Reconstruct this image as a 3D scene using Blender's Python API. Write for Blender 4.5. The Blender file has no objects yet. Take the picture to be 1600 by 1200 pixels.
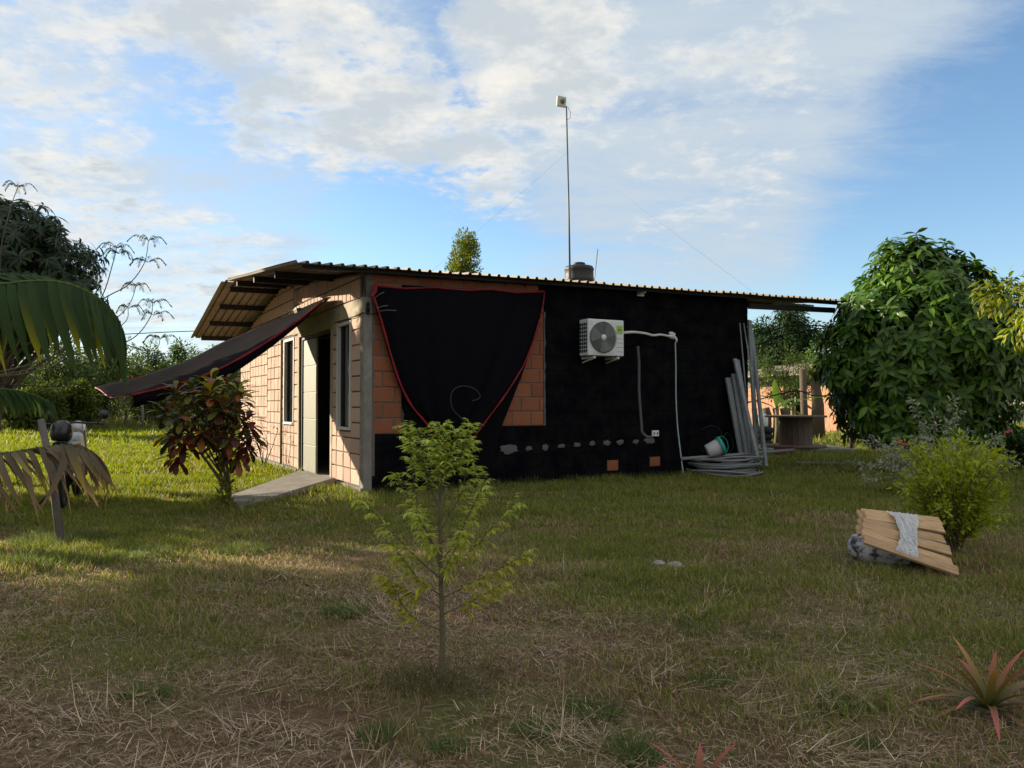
import bpy, math, random
import numpy as np
from mathutils import Vector, Matrix

random.seed(7)
rng = np.random.default_rng(7)
scene = bpy.context.scene
col = scene.collection
R = math.radians

# ------------------------------------------------------------------ camera
F = 1250.0                      # focal length in pixels of the 1600 px wide photograph
CAM_H = 1.25
PITCH = math.atan(30.0 / F)
cam_data = bpy.data.cameras.new('camera')
cam_data.sensor_width = 36.0
cam_data.lens = 36.0 * F / 1600.0
cam_data.clip_start = 0.05
cam_data.clip_end = 2000.0
cam = bpy.data.objects.new('camera', cam_data)
col.objects.link(cam)
cam.location = (0, 0, CAM_H)
cam.rotation_euler = (math.pi / 2 + PITCH, 0, 0)
scene.camera = cam

# ------------------------------------------------------------------ light
SUN_AZ = R(65)                  # to the left of straight ahead
SUN_EL = R(15)
S_DIR = Vector((-math.sin(SUN_AZ) * math.cos(SUN_EL), math.cos(SUN_AZ) * math.cos(SUN_EL), math.sin(SUN_EL)))
sun_data = bpy.data.lights.new('sun', 'SUN')
sun_data.energy = 5.0
sun_data.angle = R(0.5)
sun_data.color = (1.0, 0.86, 0.66)
sun = bpy.data.objects.new('sun', sun_data)
col.objects.link(sun)
sun.rotation_euler = S_DIR.to_track_quat('Z', 'Y').to_euler()

scene.view_settings.view_transform = 'Standard'
scene.view_settings.look = 'None'
scene.view_settings.exposure = 1.18
scene.view_settings.gamma = 1.0
scene.view_settings.use_curve_mapping = False

world = bpy.data.worlds.new('World')
scene.world = world
world.use_nodes = True
SKY_STRENGTH = 0.10
CLOUD_LEVEL = 0.43


def build_world():
    nt = world.node_tree
    nt.nodes.clear()
    nd, lk = nt.nodes, nt.links

    def n(t, **kw):
        x = nd.new(t)
        for k, v in kw.items():
            setattr(x, k, v)
        return x

    def m(op, a, b=None, clamp=False):
        x = n('ShaderNodeMath', operation=op, use_clamp=clamp)
        for i, v in enumerate((a, b)):
            if v is None:
                continue
            if isinstance(v, (int, float)):
                x.inputs[i].default_value = v
            else:
                lk.new(v, x.inputs[i])
        return x.outputs[0]

    def smooth(v, lo, hi, to0=0.0, to1=1.0):
        x = n('ShaderNodeMapRange', interpolation_type='SMOOTHSTEP')
        lk.new(v, x.inputs[0])
        x.inputs[1].default_value, x.inputs[2].default_value = lo, hi
        x.inputs[3].default_value, x.inputs[4].default_value = to0, to1
        return x.outputs[0]

    sky = n('ShaderNodeTexSky', sky_type='NISHITA')
    sky.sun_disc = False
    sky.sun_elevation = SUN_EL
    sky.sun_rotation = -SUN_AZ
    sky.air_density = 1.0
    sky.dust_density = 0.25
    sky.ozone_density = 3.0
    bg_sky = n('ShaderNodeBackground')
    lk.new(sky.outputs[0], bg_sky.inputs[0])
    bg_sky.inputs[1].default_value = SKY_STRENGTH

    tc = n('ShaderNodeTexCoord')
    nrm = n('ShaderNodeVectorMath', operation='NORMALIZE')
    lk.new(tc.outputs['Generated'], nrm.inputs[0])
    d = nrm.outputs[0]
    sep = n('ShaderNodeSeparateXYZ')
    lk.new(d, sep.inputs[0])
    zz = m('ADD', m('MAXIMUM', sep.outputs[2], 0.0), 0.16)
    comb = n('ShaderNodeCombineXYZ')
    lk.new(m('DIVIDE', sep.outputs[0], zz), comb.inputs[0])
    lk.new(m('DIVIDE', sep.outputs[1], zz), comb.inputs[1])
    P = comb.outputs[0]

    def noise(scale, detail, rough, loc=(0, 0, 0), rot=0.0, stretch=(1, 1, 1), dist=0.0):
        mp = n('ShaderNodeMapping')
        lk.new(P, mp.inputs[0])
        mp.inputs['Location'].default_value = loc
        mp.inputs['Rotation'].default_value = (0, 0, rot)
        mp.inputs['Scale'].default_value = stretch
        t = n('ShaderNodeTexNoise')
        t.inputs['Scale'].default_value = scale
        t.inputs['Detail'].default_value = detail
        t.inputs['Roughness'].default_value = rough
        t.inputs['Distortion'].default_value = dist
        lk.new(mp.outputs[0], t.inputs['Vector'])
        return t.outputs['Fac']

    def blob(px, py, r_in, r_out):
        v = Vector(((px - 800) / F, 1.0, (630 - py) / F)).normalized()
        dp = n('ShaderNodeVectorMath', operation='DOT_PRODUCT')
        lk.new(d, dp.inputs[0])
        dp.inputs[1].default_value = v
        return smooth(dp.outputs['Value'], math.cos(R(r_out)), math.cos(R(r_in)))

    def add(*vs):
        o = vs[0]
        for v in vs[1:]:
            o = m('ADD', o, v)
        return o

    # where the weather lies: cumulus field, thin veil, clear blue
    cum = m('MAXIMUM', m('MAXIMUM', blob(420, 70, 2, 11), blob(600, 190, 2, 9)), m('MAXIMUM', blob(730, 275, 1, 6), blob(830, 60, 1, 9)))
    cum = m('MAXIMUM', cum, m('MULTIPLY', m('MAXIMUM', blob(300, 400, 1, 9), m('MAXIMUM', blob(90, 330, 1, 9), blob(60, 130, 1, 10))), 0.62))
    cum = m('MAXIMUM', cum, m('MULTIPLY', blob(1130, 170, 2, 12), 0.40))
    veil = m('MAXIMUM', m('MAXIMUM', blob(1120, 60, 8, 21), blob(1150, 250, 3, 12)), m('MAXIMUM', m('MULTIPLY', blob(150, 330, 8, 26), 0.72), m('MULTIPLY', blob(300, 40, 6, 22), 0.75)))
    clear = m('MAXIMUM', m('MAXIMUM', blob(1560, 330, 6, 13), m('MULTIPLY', blob(640, 370, 2, 9), 0.8)), m('MULTIPLY', blob(370, 215, 1, 8), 0.5))

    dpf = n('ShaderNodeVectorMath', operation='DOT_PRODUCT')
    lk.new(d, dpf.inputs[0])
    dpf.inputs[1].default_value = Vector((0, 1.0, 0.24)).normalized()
    around = smooth(dpf.outputs['Value'], 0.80, 0.55)          # broken cloud goes on out of view, thickened to lift the ambient light
    n1 = noise(2.6, 9.0, 0.62, (3.1, 1.7, 0))
    n2 = noise(9.0, 6.0, 0.6, (7.3, 2.2, 0))
    n3 = noise(1.7, 10.0, 0.70, (1.4, 5.2, 0), R(-32), (0.6, 1.7, 1), 0.5)
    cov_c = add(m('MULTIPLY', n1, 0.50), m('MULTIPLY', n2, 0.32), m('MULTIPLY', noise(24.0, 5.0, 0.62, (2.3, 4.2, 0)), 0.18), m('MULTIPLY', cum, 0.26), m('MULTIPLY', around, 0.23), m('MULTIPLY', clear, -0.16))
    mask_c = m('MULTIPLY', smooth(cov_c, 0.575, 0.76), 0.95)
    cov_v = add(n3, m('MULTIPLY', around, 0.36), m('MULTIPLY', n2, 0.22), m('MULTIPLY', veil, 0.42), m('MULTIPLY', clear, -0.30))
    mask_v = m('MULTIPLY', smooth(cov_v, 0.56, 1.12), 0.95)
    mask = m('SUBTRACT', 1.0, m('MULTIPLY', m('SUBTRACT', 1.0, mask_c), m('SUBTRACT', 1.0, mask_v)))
    # low bank of cloud fading to haze near the horizon
    hz = smooth(sep.outputs[2], 0.0, 0.22, 1.0, 0.0)
    mask = m('MAXIMUM', mask, m('MULTIPLY', m('MULTIPLY', hz, 0.62), smooth(add(n1, m('MULTIPLY', sep.outputs[0], -0.25)), 0.30, 0.70)))

    shade = noise(5.5, 7.0, 0.6, (3.25, 1.85, 0))
    mixc = n('ShaderNodeMix', data_type='RGBA')
    lk.new(smooth(m('SUBTRACT', m('ADD', m('MULTIPLY', mask_c, 0.35), shade), 0.30), 0.34, 0.62), mixc.inputs[0])
    mixc.inputs[6].default_value = (1.0, 0.96, 0.88, 1)
    mixc.inputs[7].default_value = (0.63, 0.69, 0.73, 1)
    mixv = n('ShaderNodeMix', data_type='RGBA')
    lk.new(mask_c, mixv.inputs[0])
    mixv.inputs[6].default_value = (0.62, 0.71, 0.79, 1)
    lk.new(mixc.outputs[2], mixv.inputs[7])
    bg_c = n('ShaderNodeBackground')
    lk.new(mixv.outputs[2], bg_c.inputs[0])
    bg_c.inputs[1].default_value = CLOUD_LEVEL
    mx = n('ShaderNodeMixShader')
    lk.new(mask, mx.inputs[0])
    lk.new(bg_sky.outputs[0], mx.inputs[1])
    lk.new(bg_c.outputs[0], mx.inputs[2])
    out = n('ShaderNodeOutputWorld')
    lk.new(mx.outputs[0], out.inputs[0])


build_world()

# ------------------------------------------------------------------ helpers
CP, SP = math.cos(PITCH), math.sin(PITCH)


def ray(px, py):
    a, b = (px - 800) / F, (600 - py) / F
    return Vector((a, CP - b * SP, SP + b * CP))


def pix(px, py, Y):
    r = ray(px, py)
    k = Y / r.y
    return Vector((r.x * k, Y, CAM_H + r.z * k))


def gpix(px, py, z=0.0):
    r = ray(px, py)
    k = (z - CAM_H) / r.z
    return Vector((r.x * k, r.y * k, z))


HC = gpix(568, 769)                                     # front left corner of the house
HA = math.atan2(0.478, 0.878)
U = Vector((math.cos(HA), math.sin(HA), 0))
V = Vector((-math.sin(HA), math.cos(HA), 0))


def on_front(px, py, t=0.0):                            # point of the front wall plane (local s, z)
    r = ray(px, py)
    o = HC + V * t
    k = (o.dot(V)) / r.dot(V)
    p = Vector((0, 0, CAM_H)) + r * k
    return (p - HC).dot(U), p.z


def on_left(px, py, s=0.0):                             # point of the left wall plane (local t, z)
    r = ray(px, py)
    o = HC + U * s
    k = (o.dot(U)) / r.dot(U)
    p = Vector((0, 0, CAM_H)) + r * k
    return (p - HC).dot(V), p.z


def on_t(px, py, t):                                    # vertical plane parallel to the front wall -> (s, z)
    return on_front(px, py, t)


def loc2w(s, t, z):
    return HC + U * s + V * t + Vector((0, 0, z))


def tag(o, label=None, cat=None, group=None, kind=None):
    if label:
        o['label'] = label
    if cat:
        o['category'] = cat
    if group:
        o['group'] = group
    if kind:
        o['kind'] = kind
    return o


def empty(name, loc=(0, 0, 0), rz=0.0, parent=None):
    o = bpy.data.objects.new(name, None)
    o.location = loc
    o.rotation_euler = (0, 0, rz)
    o.empty_display_size = 0.1
    col.objects.link(o)
    if parent:
        o.parent = parent
    return o


def link_mesh(name, me, parent=None):
    o = bpy.data.objects.new(name, me)
    col.objects.link(o)
    if parent:
        o.parent = parent
    return o


class MB:
    def __init__(self):
        self.v, self.f, self.sm = [], [], []

    def add(self, vs, fs, smooth=False):
        b = len(self.v)
        self.v += [tuple(x) for x in vs]
        self.f += [tuple(i + b for i in f) for f in fs]
        self.sm += [smooth] * len(fs)
        return self

    def hexa(self, p):                                  # 8 points: bottom ring then top ring
        return self.add(p, [(3, 2, 1, 0), (4, 5, 6, 7), (0, 1, 5, 4), (1, 2, 6, 5), (2, 3, 7, 6), (3, 0, 4, 7)])

    def box(self, x0, x1, y0, y1, z0, z1):
        return self.hexa([(x0, y0, z0), (x1, y0, z0), (x1, y1, z0), (x0, y1, z0), (x0, y0, z1), (x1, y0, z1), (x1, y1, z1), (x0, y1, z1)])

    def bar(self, a, b, w, h, up=(0, 0, 1)):            # box beam from a to b
        a, b = Vector(a), Vector(b)
        d = (b - a).normalized()
        s = d.cross(Vector(up))
        if s.length < 1e-4:
            s = d.cross(Vector((1, 0, 0)))
        s.normalize()
        u = s.cross(d)
        s, u = s * w / 2, u * h / 2
        return self.hexa([a - s - u, a + s - u, b + s - u, b - s - u, a - s + u, a + s + u, b + s + u, b - s + u])

    def tube(self, pts, r, n=8, r2=None, closed=False, caps=True):
        pts = [Vector(p) for p in pts]
        k = len(pts)
        vs, fs = [], []
        prev = None
        for i, p in enumerate(pts):
            if closed:
                d = pts[(i + 1) % k] - pts[i - 1]
            else:
                d = pts[min(i + 1, k - 1)] - pts[max(i - 1, 0)]
            d.normalize()
            if prev is None:
                a = d.cross(Vector((0, 0, 1)))
                if a.length < 1e-3:
                    a = d.cross(Vector((1, 0, 0)))
            else:
                a = prev - d * prev.dot(d)
            a.normalize()
            prev = a
            b = d.cross(a)
            rr = r if r2 is None else r + (r2 - r) * i / max(1, k - 1)
            if callable(r):
                rr = r(i / max(1, k - 1))
            for j in range(n):
                t = 2 * math.pi * j / n
                vs.append(p + a * (math.cos(t) * rr) + b * (math.sin(t) * rr))
        for i in range(k if closed else k - 1):
            for j in range(n):
                i2 = (i + 1) % k
                fs.append((i * n + j, i * n + (j + 1) % n, i2 * n + (j + 1) % n, i2 * n + j))
        if caps and not closed:
            fs.append(tuple(reversed(range(n))))
            fs.append(tuple((k - 1) * n + j for j in range(n)))
        return self.add(vs, fs, True)

    def lathe(self, prof, n=24, c=(0, 0, 0), axis='z'):
        vs, fs = [], []
        k = len(prof)
        for (r, z) in prof:
            for j in range(n):
                t = 2 * math.pi * j / n
                p = (r * math.cos(t), r * math.sin(t), z)
                if axis == 'y':
                    p = (p[0], p[2], p[1])
                if axis == 'x':
                    p = (p[2], p[0], p[1])
                vs.append((p[0] + c[0], p[1] + c[1], p[2] + c[2]))
        for i in range(k - 1):
            for j in range(n):
                fs.append((i * n + j, i * n + (j + 1) % n, (i + 1) * n + (j + 1) % n, (i + 1) * n + j))
        if prof[0][0] > 1e-5:
            fs.append(tuple(reversed(range(n))))
        if prof[-1][0] > 1e-5:
            fs.append(tuple((k - 1) * n + j for j in range(n)))
        return self.add(vs, fs, True)

    def build(self, name, mat, parent=None, bevel=0.0, kind=None):
        me = bpy.data.meshes.new(name)
        me.from_pydata(self.v, [], self.f)
        me.polygons.foreach_set('use_smooth', self.sm)
        me.materials.append(mat)
        me.update()
        o = link_mesh(name, me, parent)
        if bevel:
            b = o.modifiers.new('bevel', 'BEVEL')
            b.width = bevel
            b.segments = 2
            b.limit_method = 'ANGLE'
        if kind:
            o['kind'] = kind
        return o


def curve_pts(pts, n=8):                                # Catmull-Rom through points
    pts = [Vector(p) for p in pts]
    out = []
    for i in range(len(pts) - 1):
        p0, p1, p2, p3 = pts[max(i - 1, 0)], pts[i], pts[i + 1], pts[min(i + 2, len(pts) - 1)]
        for j in range(n):
            t = j / n
            out.append(0.5 * ((2 * p1) + (p2 - p0) * t + (2 * p0 - 5 * p1 + 4 * p2 - p3) * t * t + (3 * p1 - p0 - 3 * p2 + p3) * t ** 3))
    out.append(pts[-1])
    return out


# ------------------------------------------------------------------ materials
MATS = {}


def pm(name, c, rough=0.85, var=0.0, vscale=6.0, c2=None, bump=0.0, bscale=40.0, metal=0.0, attr=False, trans=0.0,
       rnd=0.0, spec=0.3, stretch=(1, 1, 1), wave=None, lo=0.35, hi=0.65, alpha=None, detail=6.0):
    if name in MATS:
        return MATS[name]
    m = bpy.data.materials.new(name)
    m.use_nodes = True
    nt = m.node_tree
    nd, lk = nt.nodes, nt.links
    bs = nd['Principled BSDF']
    bs.inputs['Roughness'].default_value = rough
    bs.inputs['Metallic'].default_value = metal
    bs.inputs['Specular IOR Level'].default_value = spec
    tc = nd.new('ShaderNodeTexCoord')
    mp = nd.new('ShaderNodeMapping')
    lk.new(tc.outputs['Object'], mp.inputs[0])
    mp.inputs['Scale'].default_value = stretch
    if attr:
        a = nd.new('ShaderNodeAttribute')
        a.attribute_name = 'Col'
        base = a.outputs['Color']
    else:
        rgb = nd.new('ShaderNodeRGB')
        rgb.outputs[0].default_value = (*c, 1)
        base = rgb.outputs[0]
    if c2 is not None:
        t = nd.new('ShaderNodeTexNoise')
        t.inputs['Scale'].default_value = vscale
        t.inputs['Detail'].default_value = detail
        t.inputs['Roughness'].default_value = 0.62
        lk.new(mp.outputs[0], t.inputs['Vector'])
        mr = nd.new('ShaderNodeMapRange')
        lk.new(t.outputs['Fac'], mr.inputs[0])
        mr.inputs[1].default_value, mr.inputs[2].default_value = lo, hi
        mx = nd.new('ShaderNodeMix')
        mx.data_type = 'RGBA'
        lk.new(mr.outputs[0], mx.inputs[0])
        lk.new(base, mx.inputs[6])
        mx.inputs[7].default_value = (*c2, 1)
        base = mx.outputs[2]
    if var or rnd:
        hs = nd.new('ShaderNodeHueSaturation')
        lk.new(base, hs.inputs['Color'])
        val = None
        if var:
            t = nd.new('ShaderNodeTexNoise')
            t.inputs['Scale'].default_value = vscale * 2.3
            t.inputs['Detail'].default_value = 8
            t.inputs['Roughness'].default_value = 0.7
            lk.new(mp.outputs[0], t.inputs['Vector'])
            mr = nd.new('ShaderNodeMapRange')
            lk.new(t.outputs['Fac'], mr.inputs[0])
            mr.inputs[1].default_value, mr.inputs[2].default_value = 0.25, 0.75
            mr.inputs[3].default_value, mr.inputs[4].default_value = 1 - var, 1 + var
            val = mr.outputs[0]
        if rnd:
            oi = nd.new('ShaderNodeObjectInfo')
            mr = nd.new('ShaderNodeMapRange')
            lk.new(oi.outputs['Random'], mr.inputs[0])
            mr.inputs[3].default_value, mr.inputs[4].default_value = 1 - rnd, 1 + rnd
            if val is None:
                val = mr.outputs[0]
            else:
                mu = nd.new('ShaderNodeMath')
                mu.operation = 'MULTIPLY'
                lk.new(val, mu.inputs[0])
                lk.new(mr.outputs[0], mu.inputs[1])
                val = mu.outputs[0]
        lk.new(val, hs.inputs['Value'])
        base = hs.outputs[0]
    lk.new(base, bs.inputs['Base Color'])
    hgt = None
    if bump:
        t = nd.new('ShaderNodeTexNoise')
        t.inputs['Scale'].default_value = bscale
        t.inputs['Detail'].default_value = 6
        lk.new(mp.outputs[0], t.inputs['Vector'])
        hgt = t.outputs['Fac']
    if wave:
        w = nd.new('ShaderNodeTexWave')
        w.bands_direction = wave[0]
        w.inputs['Scale'].default_value = wave[1]
        w.inputs['Distortion'].default_value = 0.4
        lk.new(mp.outputs[0], w.inputs['Vector'])
        if hgt is not None:
            ad = nd.new('ShaderNodeMath')
            ad.operation = 'MULTIPLY_ADD'
            lk.new(w.outputs['Fac'], ad.inputs[0])
            ad.inputs[1].default_value = wave[2]
            lk.new(hgt, ad.inputs[2])
            hgt = ad.outputs[0]
        else:
            hgt = w.outputs['Fac']
    if hgt is not None:
        b = nd.new('ShaderNodeBump')
        b.inputs['Strength'].default_value = bump if bump else 0.4
        b.inputs['Distance'].default_value = 0.01
        lk.new(hgt, b.inputs['Height'])
        lk.new(b.outputs[0], bs.inputs['Normal'])
    outn = nd['Material Output']
    sh = bs.outputs[0]
    if trans:
        tr = nd.new('ShaderNodeBsdfTranslucent')
        hs2 = nd.new('ShaderNodeHueSaturation')
        hs2.inputs['Saturation'].default_value = 1.12
        hs2.inputs['Value'].default_value = 1.5
        lk.new(base, hs2.inputs['Color'])
        lk.new(hs2.outputs[0], tr.inputs[0])
        mx = nd.new('ShaderNodeMixShader')
        mx.inputs[0].default_value = trans
        lk.new(sh, mx.inputs[1])
        lk.new(tr.outputs[0], mx.inputs[2])
        sh = mx.outputs[0]
    if alpha:                                           # real holes: woven or torn film
        t = nd.new('ShaderNodeTexNoise')
        t.inputs['Scale'].default_value = alpha[0]
        lk.new(mp.outputs[0], t.inputs['Vector'])
        mr = nd.new('ShaderNodeMapRange')
        lk.new(t.outputs['Fac'], mr.inputs[0])
        mr.inputs[1].default_value, mr.inputs[2].default_value = 0.3, 0.7
        mr.inputs[3].default_value, mr.inputs[4].default_value = alpha[1], alpha[2]
        tp = nd.new('ShaderNodeBsdfTransparent')
        mx = nd.new('ShaderNodeMixShader')
        lk.new(mr.outputs[0], mx.inputs[0])
        lk.new(tp.outputs[0], mx.inputs[1])
        lk.new(sh, mx.inputs[2])
        sh = mx.outputs[0]
    lk.new(sh, outn.inputs[0])
    MATS[name] = m
    return m


M_LEAF = pm('leaf', (0.05, 0.1, 0.02), 0.6, attr=True, trans=0.38, spec=0.2)
M_WAXY = pm('waxy_leaf', (0.05, 0.1, 0.02), 0.42, attr=True, trans=0.22, spec=0.28)
M_GRASS = pm('grass_blade', (0.05, 0.1, 0.02), 0.6, attr=True, trans=0.40, spec=0.25)
M_STRAW = pm('straw', (0.3, 0.2, 0.1), 0.8, attr=True, trans=0.15, spec=0.2)
M_BARK = pm('bark', (0.10, 0.075, 0.055), 0.95, var=0.4, vscale=8, bump=0.6, bscale=30)
M_TWIG = pm('twig', (0.12, 0.10, 0.06), 0.9, var=0.3, vscale=20)
M_BRICKL = pm('fluted_clay_brick', (0.64, 0.45, 0.35), 0.9, var=0.16, vscale=9, rnd=0.13, c2=(0.66, 0.50, 0.40), wave=('Z', 10.0, 1.4), bump=0.55, bscale=60, lo=0.45, hi=0.8)
M_BRICKF = pm('orange_clay_brick', (0.44, 0.145, 0.066), 0.92, var=0.32, vscale=7, rnd=0.2, c2=(0.27, 0.135, 0.085), wave=('Z', 10.0, 1.4), bump=0.7, bscale=60, lo=0.4, hi=0.85)
M_MORTAR = pm('mortar', (0.13, 0.112, 0.095), 0.95, var=0.3, vscale=6, bump=0.5, bscale=50)
M_CONC = pm('concrete', (0.24, 0.225, 0.20), 0.93, var=0.22, vscale=4, c2=(0.17, 0.155, 0.135), bump=0.5, bscale=35)
M_BEAM = pm('cement_render', (0.42, 0.37, 0.28), 0.93, var=0.14, vscale=4, c2=(0.32, 0.28, 0.21), bump=0.35, bscale=30)
M_BLACKP = pm('black_wall_paint', (0.0030, 0.0031, 0.0058), 0.8, var=0.35, vscale=3, c2=(0.0125, 0.0105, 0.0092), bump=0.9, bscale=45, spec=0.03, lo=0.4, hi=0.75)
M_PATCH = pm('bare_cement_patch', (0.105, 0.10, 0.10), 0.95, var=0.3, vscale=20, bump=0.6, bscale=70)
M_ZINC = pm('zinc_roof_sheet', (0.25, 0.215, 0.16), 0.68, var=0.2, vscale=1.5, metal=0.1, c2=(0.18, 0.15, 0.105), stretch=(1, 0.3, 1), spec=0.4)
M_STEEL = pm('black_steel', (0.018, 0.017, 0.017), 0.6, var=0.3, vscale=10)
M_GALV = pm('galvanised_steel', (0.22, 0.235, 0.245), 0.55, var=0.3, vscale=4, metal=0.3, rnd=0.15)
M_CLOTH = pm('black_shade_cloth', (0.0042, 0.0042, 0.0060), 0.8, var=0.25, vscale=3, trans=0.05, spec=0.06, bump=0.15, bscale=400)
M_AWN = pm('grey_shade_cloth', (0.020, 0.019, 0.021), 0.85, var=0.2, vscale=3, trans=0.04, spec=0.0, bump=0.15, bscale=300)
M_RED = pm('red_hem', (0.22, 0.012, 0.020), 0.75, var=0.25, vscale=20)
M_WHITE = pm('white_enamel', (0.62, 0.64, 0.63), 0.45, var=0.07, vscale=5)
M_WPIPE = pm('white_pipe_wrap', (0.62, 0.60, 0.58), 0.7, var=0.15, vscale=20, bump=0.4, bscale=60)
M_GREY = pm('grey_plastic', (0.16, 0.165, 0.16), 0.5)
M_DARK = pm('dark_void', (0.006, 0.006, 0.006), 0.9)
M_GREENS = pm('green_sticker', (0.30, 0.47, 0.06), 0.5, var=0.12, vscale=30)
M_DOOR = pm('cream_door_paint', (0.22, 0.215, 0.17), 0.5, var=0.08, vscale=3)
M_FRAME = pm('white_window_frame', (0.55, 0.54, 0.50), 0.5, var=0.08, vscale=6)
M_GLASS = pm('window_glass', (0.012, 0.014, 0.016), 0.06, spec=0.9)
M_RUBBER = pm('black_rubber', (0.014, 0.014, 0.015), 0.75, var=0.2, vscale=10)
M_WTYRE = pm('peeling_white_paint', (0.38, 0.38, 0.38), 0.75, var=0.25, vscale=7, c2=(0.035, 0.033, 0.032), bump=0.5, bscale=40, stretch=(1.4, 1.4, 2.2), lo=0.43, hi=0.55, detail=12.0)
M_WOOD = pm('sawn_timber', (0.55, 0.39, 0.24), 0.8, var=0.2, vscale=5, c2=(0.42, 0.24, 0.11), stretch=(1.0, 9, 9), bump=0.35, bscale=14, rnd=0.16)
M_GWOOD = pm('weathered_timber', (0.17, 0.125, 0.095), 0.9, var=0.3, vscale=5, c2=(0.11, 0.085, 0.07), stretch=(6, 6, 1), bump=0.5, bscale=20)
M_POST = pm('grey_post_wood', (0.15, 0.13, 0.11), 0.92, var=0.3, vscale=8, stretch=(5, 5, 1), bump=0.6, bscale=25)
M_FILM = pm('stretch_film', (0.80, 0.81, 0.82), 0.32, var=0.2, vscale=16, c2=(0.45, 0.46, 0.48), stretch=(4.0, 0.35, 0.35), spec=0.6, alpha=(50, 0.62, 0.95), bump=0.8, bscale=30)
M_HOSE = pm('grey_poly_pipe', (0.19, 0.195, 0.20), 0.55, rnd=0.1, var=0.15, vscale=8)
M_CABLE = pm('black_cable', (0.012, 0.012, 0.013), 0.7)
M_BLUEH = pm('pale_blue_hose', (0.30, 0.37, 0.39), 0.5)
M_TEAL = pm('teal_plastic', (0.02, 0.30, 0.26), 0.45)
M_TANK = pm('black_tank_plastic', (0.04, 0.036, 0.034), 0.55, var=0.2, vscale=4)
M_SOIL = pm('soil', (0.055, 0.038, 0.026), 1.0, var=0.4, vscale=12, bump=0.8, bscale=30)
M_PINKB = pm('far_brick_wall', (0.50, 0.27, 0.17), 0.95, var=0.2, vscale=4)
M_BROWNP = pm('moto_white_panel', (0.40, 0.41, 0.43), 0.35)
M_CHROME = pm('chrome', (0.55, 0.55, 0.55), 0.22, metal=0.95)
M_BLKPL = pm('black_gloss_plastic', (0.014, 0.014, 0.017), 0.28, spec=0.6)
M_STONE = pm('pale_stone', (0.28, 0.24, 0.21), 0.95, var=0.3, vscale=10, bump=0.6, bscale=25, rnd=0.2)
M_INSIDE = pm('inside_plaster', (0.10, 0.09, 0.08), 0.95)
M_LAMPT = pm('white_lamp_tube', (0.75, 0.75, 0.74), 0.4)

# ------------------------------------------------------------------ numpy mesh of many small leaves
_tab = rng.random((256, 256))


def vnoise(x, y, scale, seed=0):
    x = np.asarray(x) * scale + seed * 17.3
    y = np.asarray(y) * scale + seed * 9.1
    xi, yi = np.floor(x).astype(int), np.floor(y).astype(int)
    fx, fy = x - xi, y - yi
    fx, fy = fx * fx * (3 - 2 * fx), fy * fy * (3 - 2 * fy)
    g = lambda a, b: _tab[a % 256, b % 256]
    return (g(xi, yi) * (1 - fx) + g(xi + 1, yi) * fx) * (1 - fy) + (g(xi, yi + 1) * (1 - fx) + g(xi + 1, yi + 1) * fx) * fy


def fbm(x, y, scale, seed=0, o=3):
    r, a, t = 0, 1.0, 0
    for i in range(o):
        r = r + a * vnoise(x, y, scale * 2 ** i, seed + i * 3)
        t += a
        a *= 0.5
    return r / t


def unit(a):
    return a / np.maximum(np.linalg.norm(a, axis=-1, keepdims=True), 1e-9)


P_BLADE = [(0, 1.0), (0.5, 0.8), (1, 0.06)]
P_TRI = [(0, 1.0), (1, 0.06)]
P_LEAF = [(0, 0.10), (0.3, 0.86), (0.6, 0.92), (1, 0.05)]
P_DIAM = [(0, 0.12), (0.45, 1.0), (1, 0.06)]
P_OBL = [(0, 0.12), (0.4, 0.6), (0.72, 1.0), (0.92, 0.7), (1, 0.1)]
P_STRAP = [(0, 0.8), (0.2, 1.0), (0.4, 0.96), (0.6, 0.8), (0.8, 0.55), (1, 0.04)]


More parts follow.
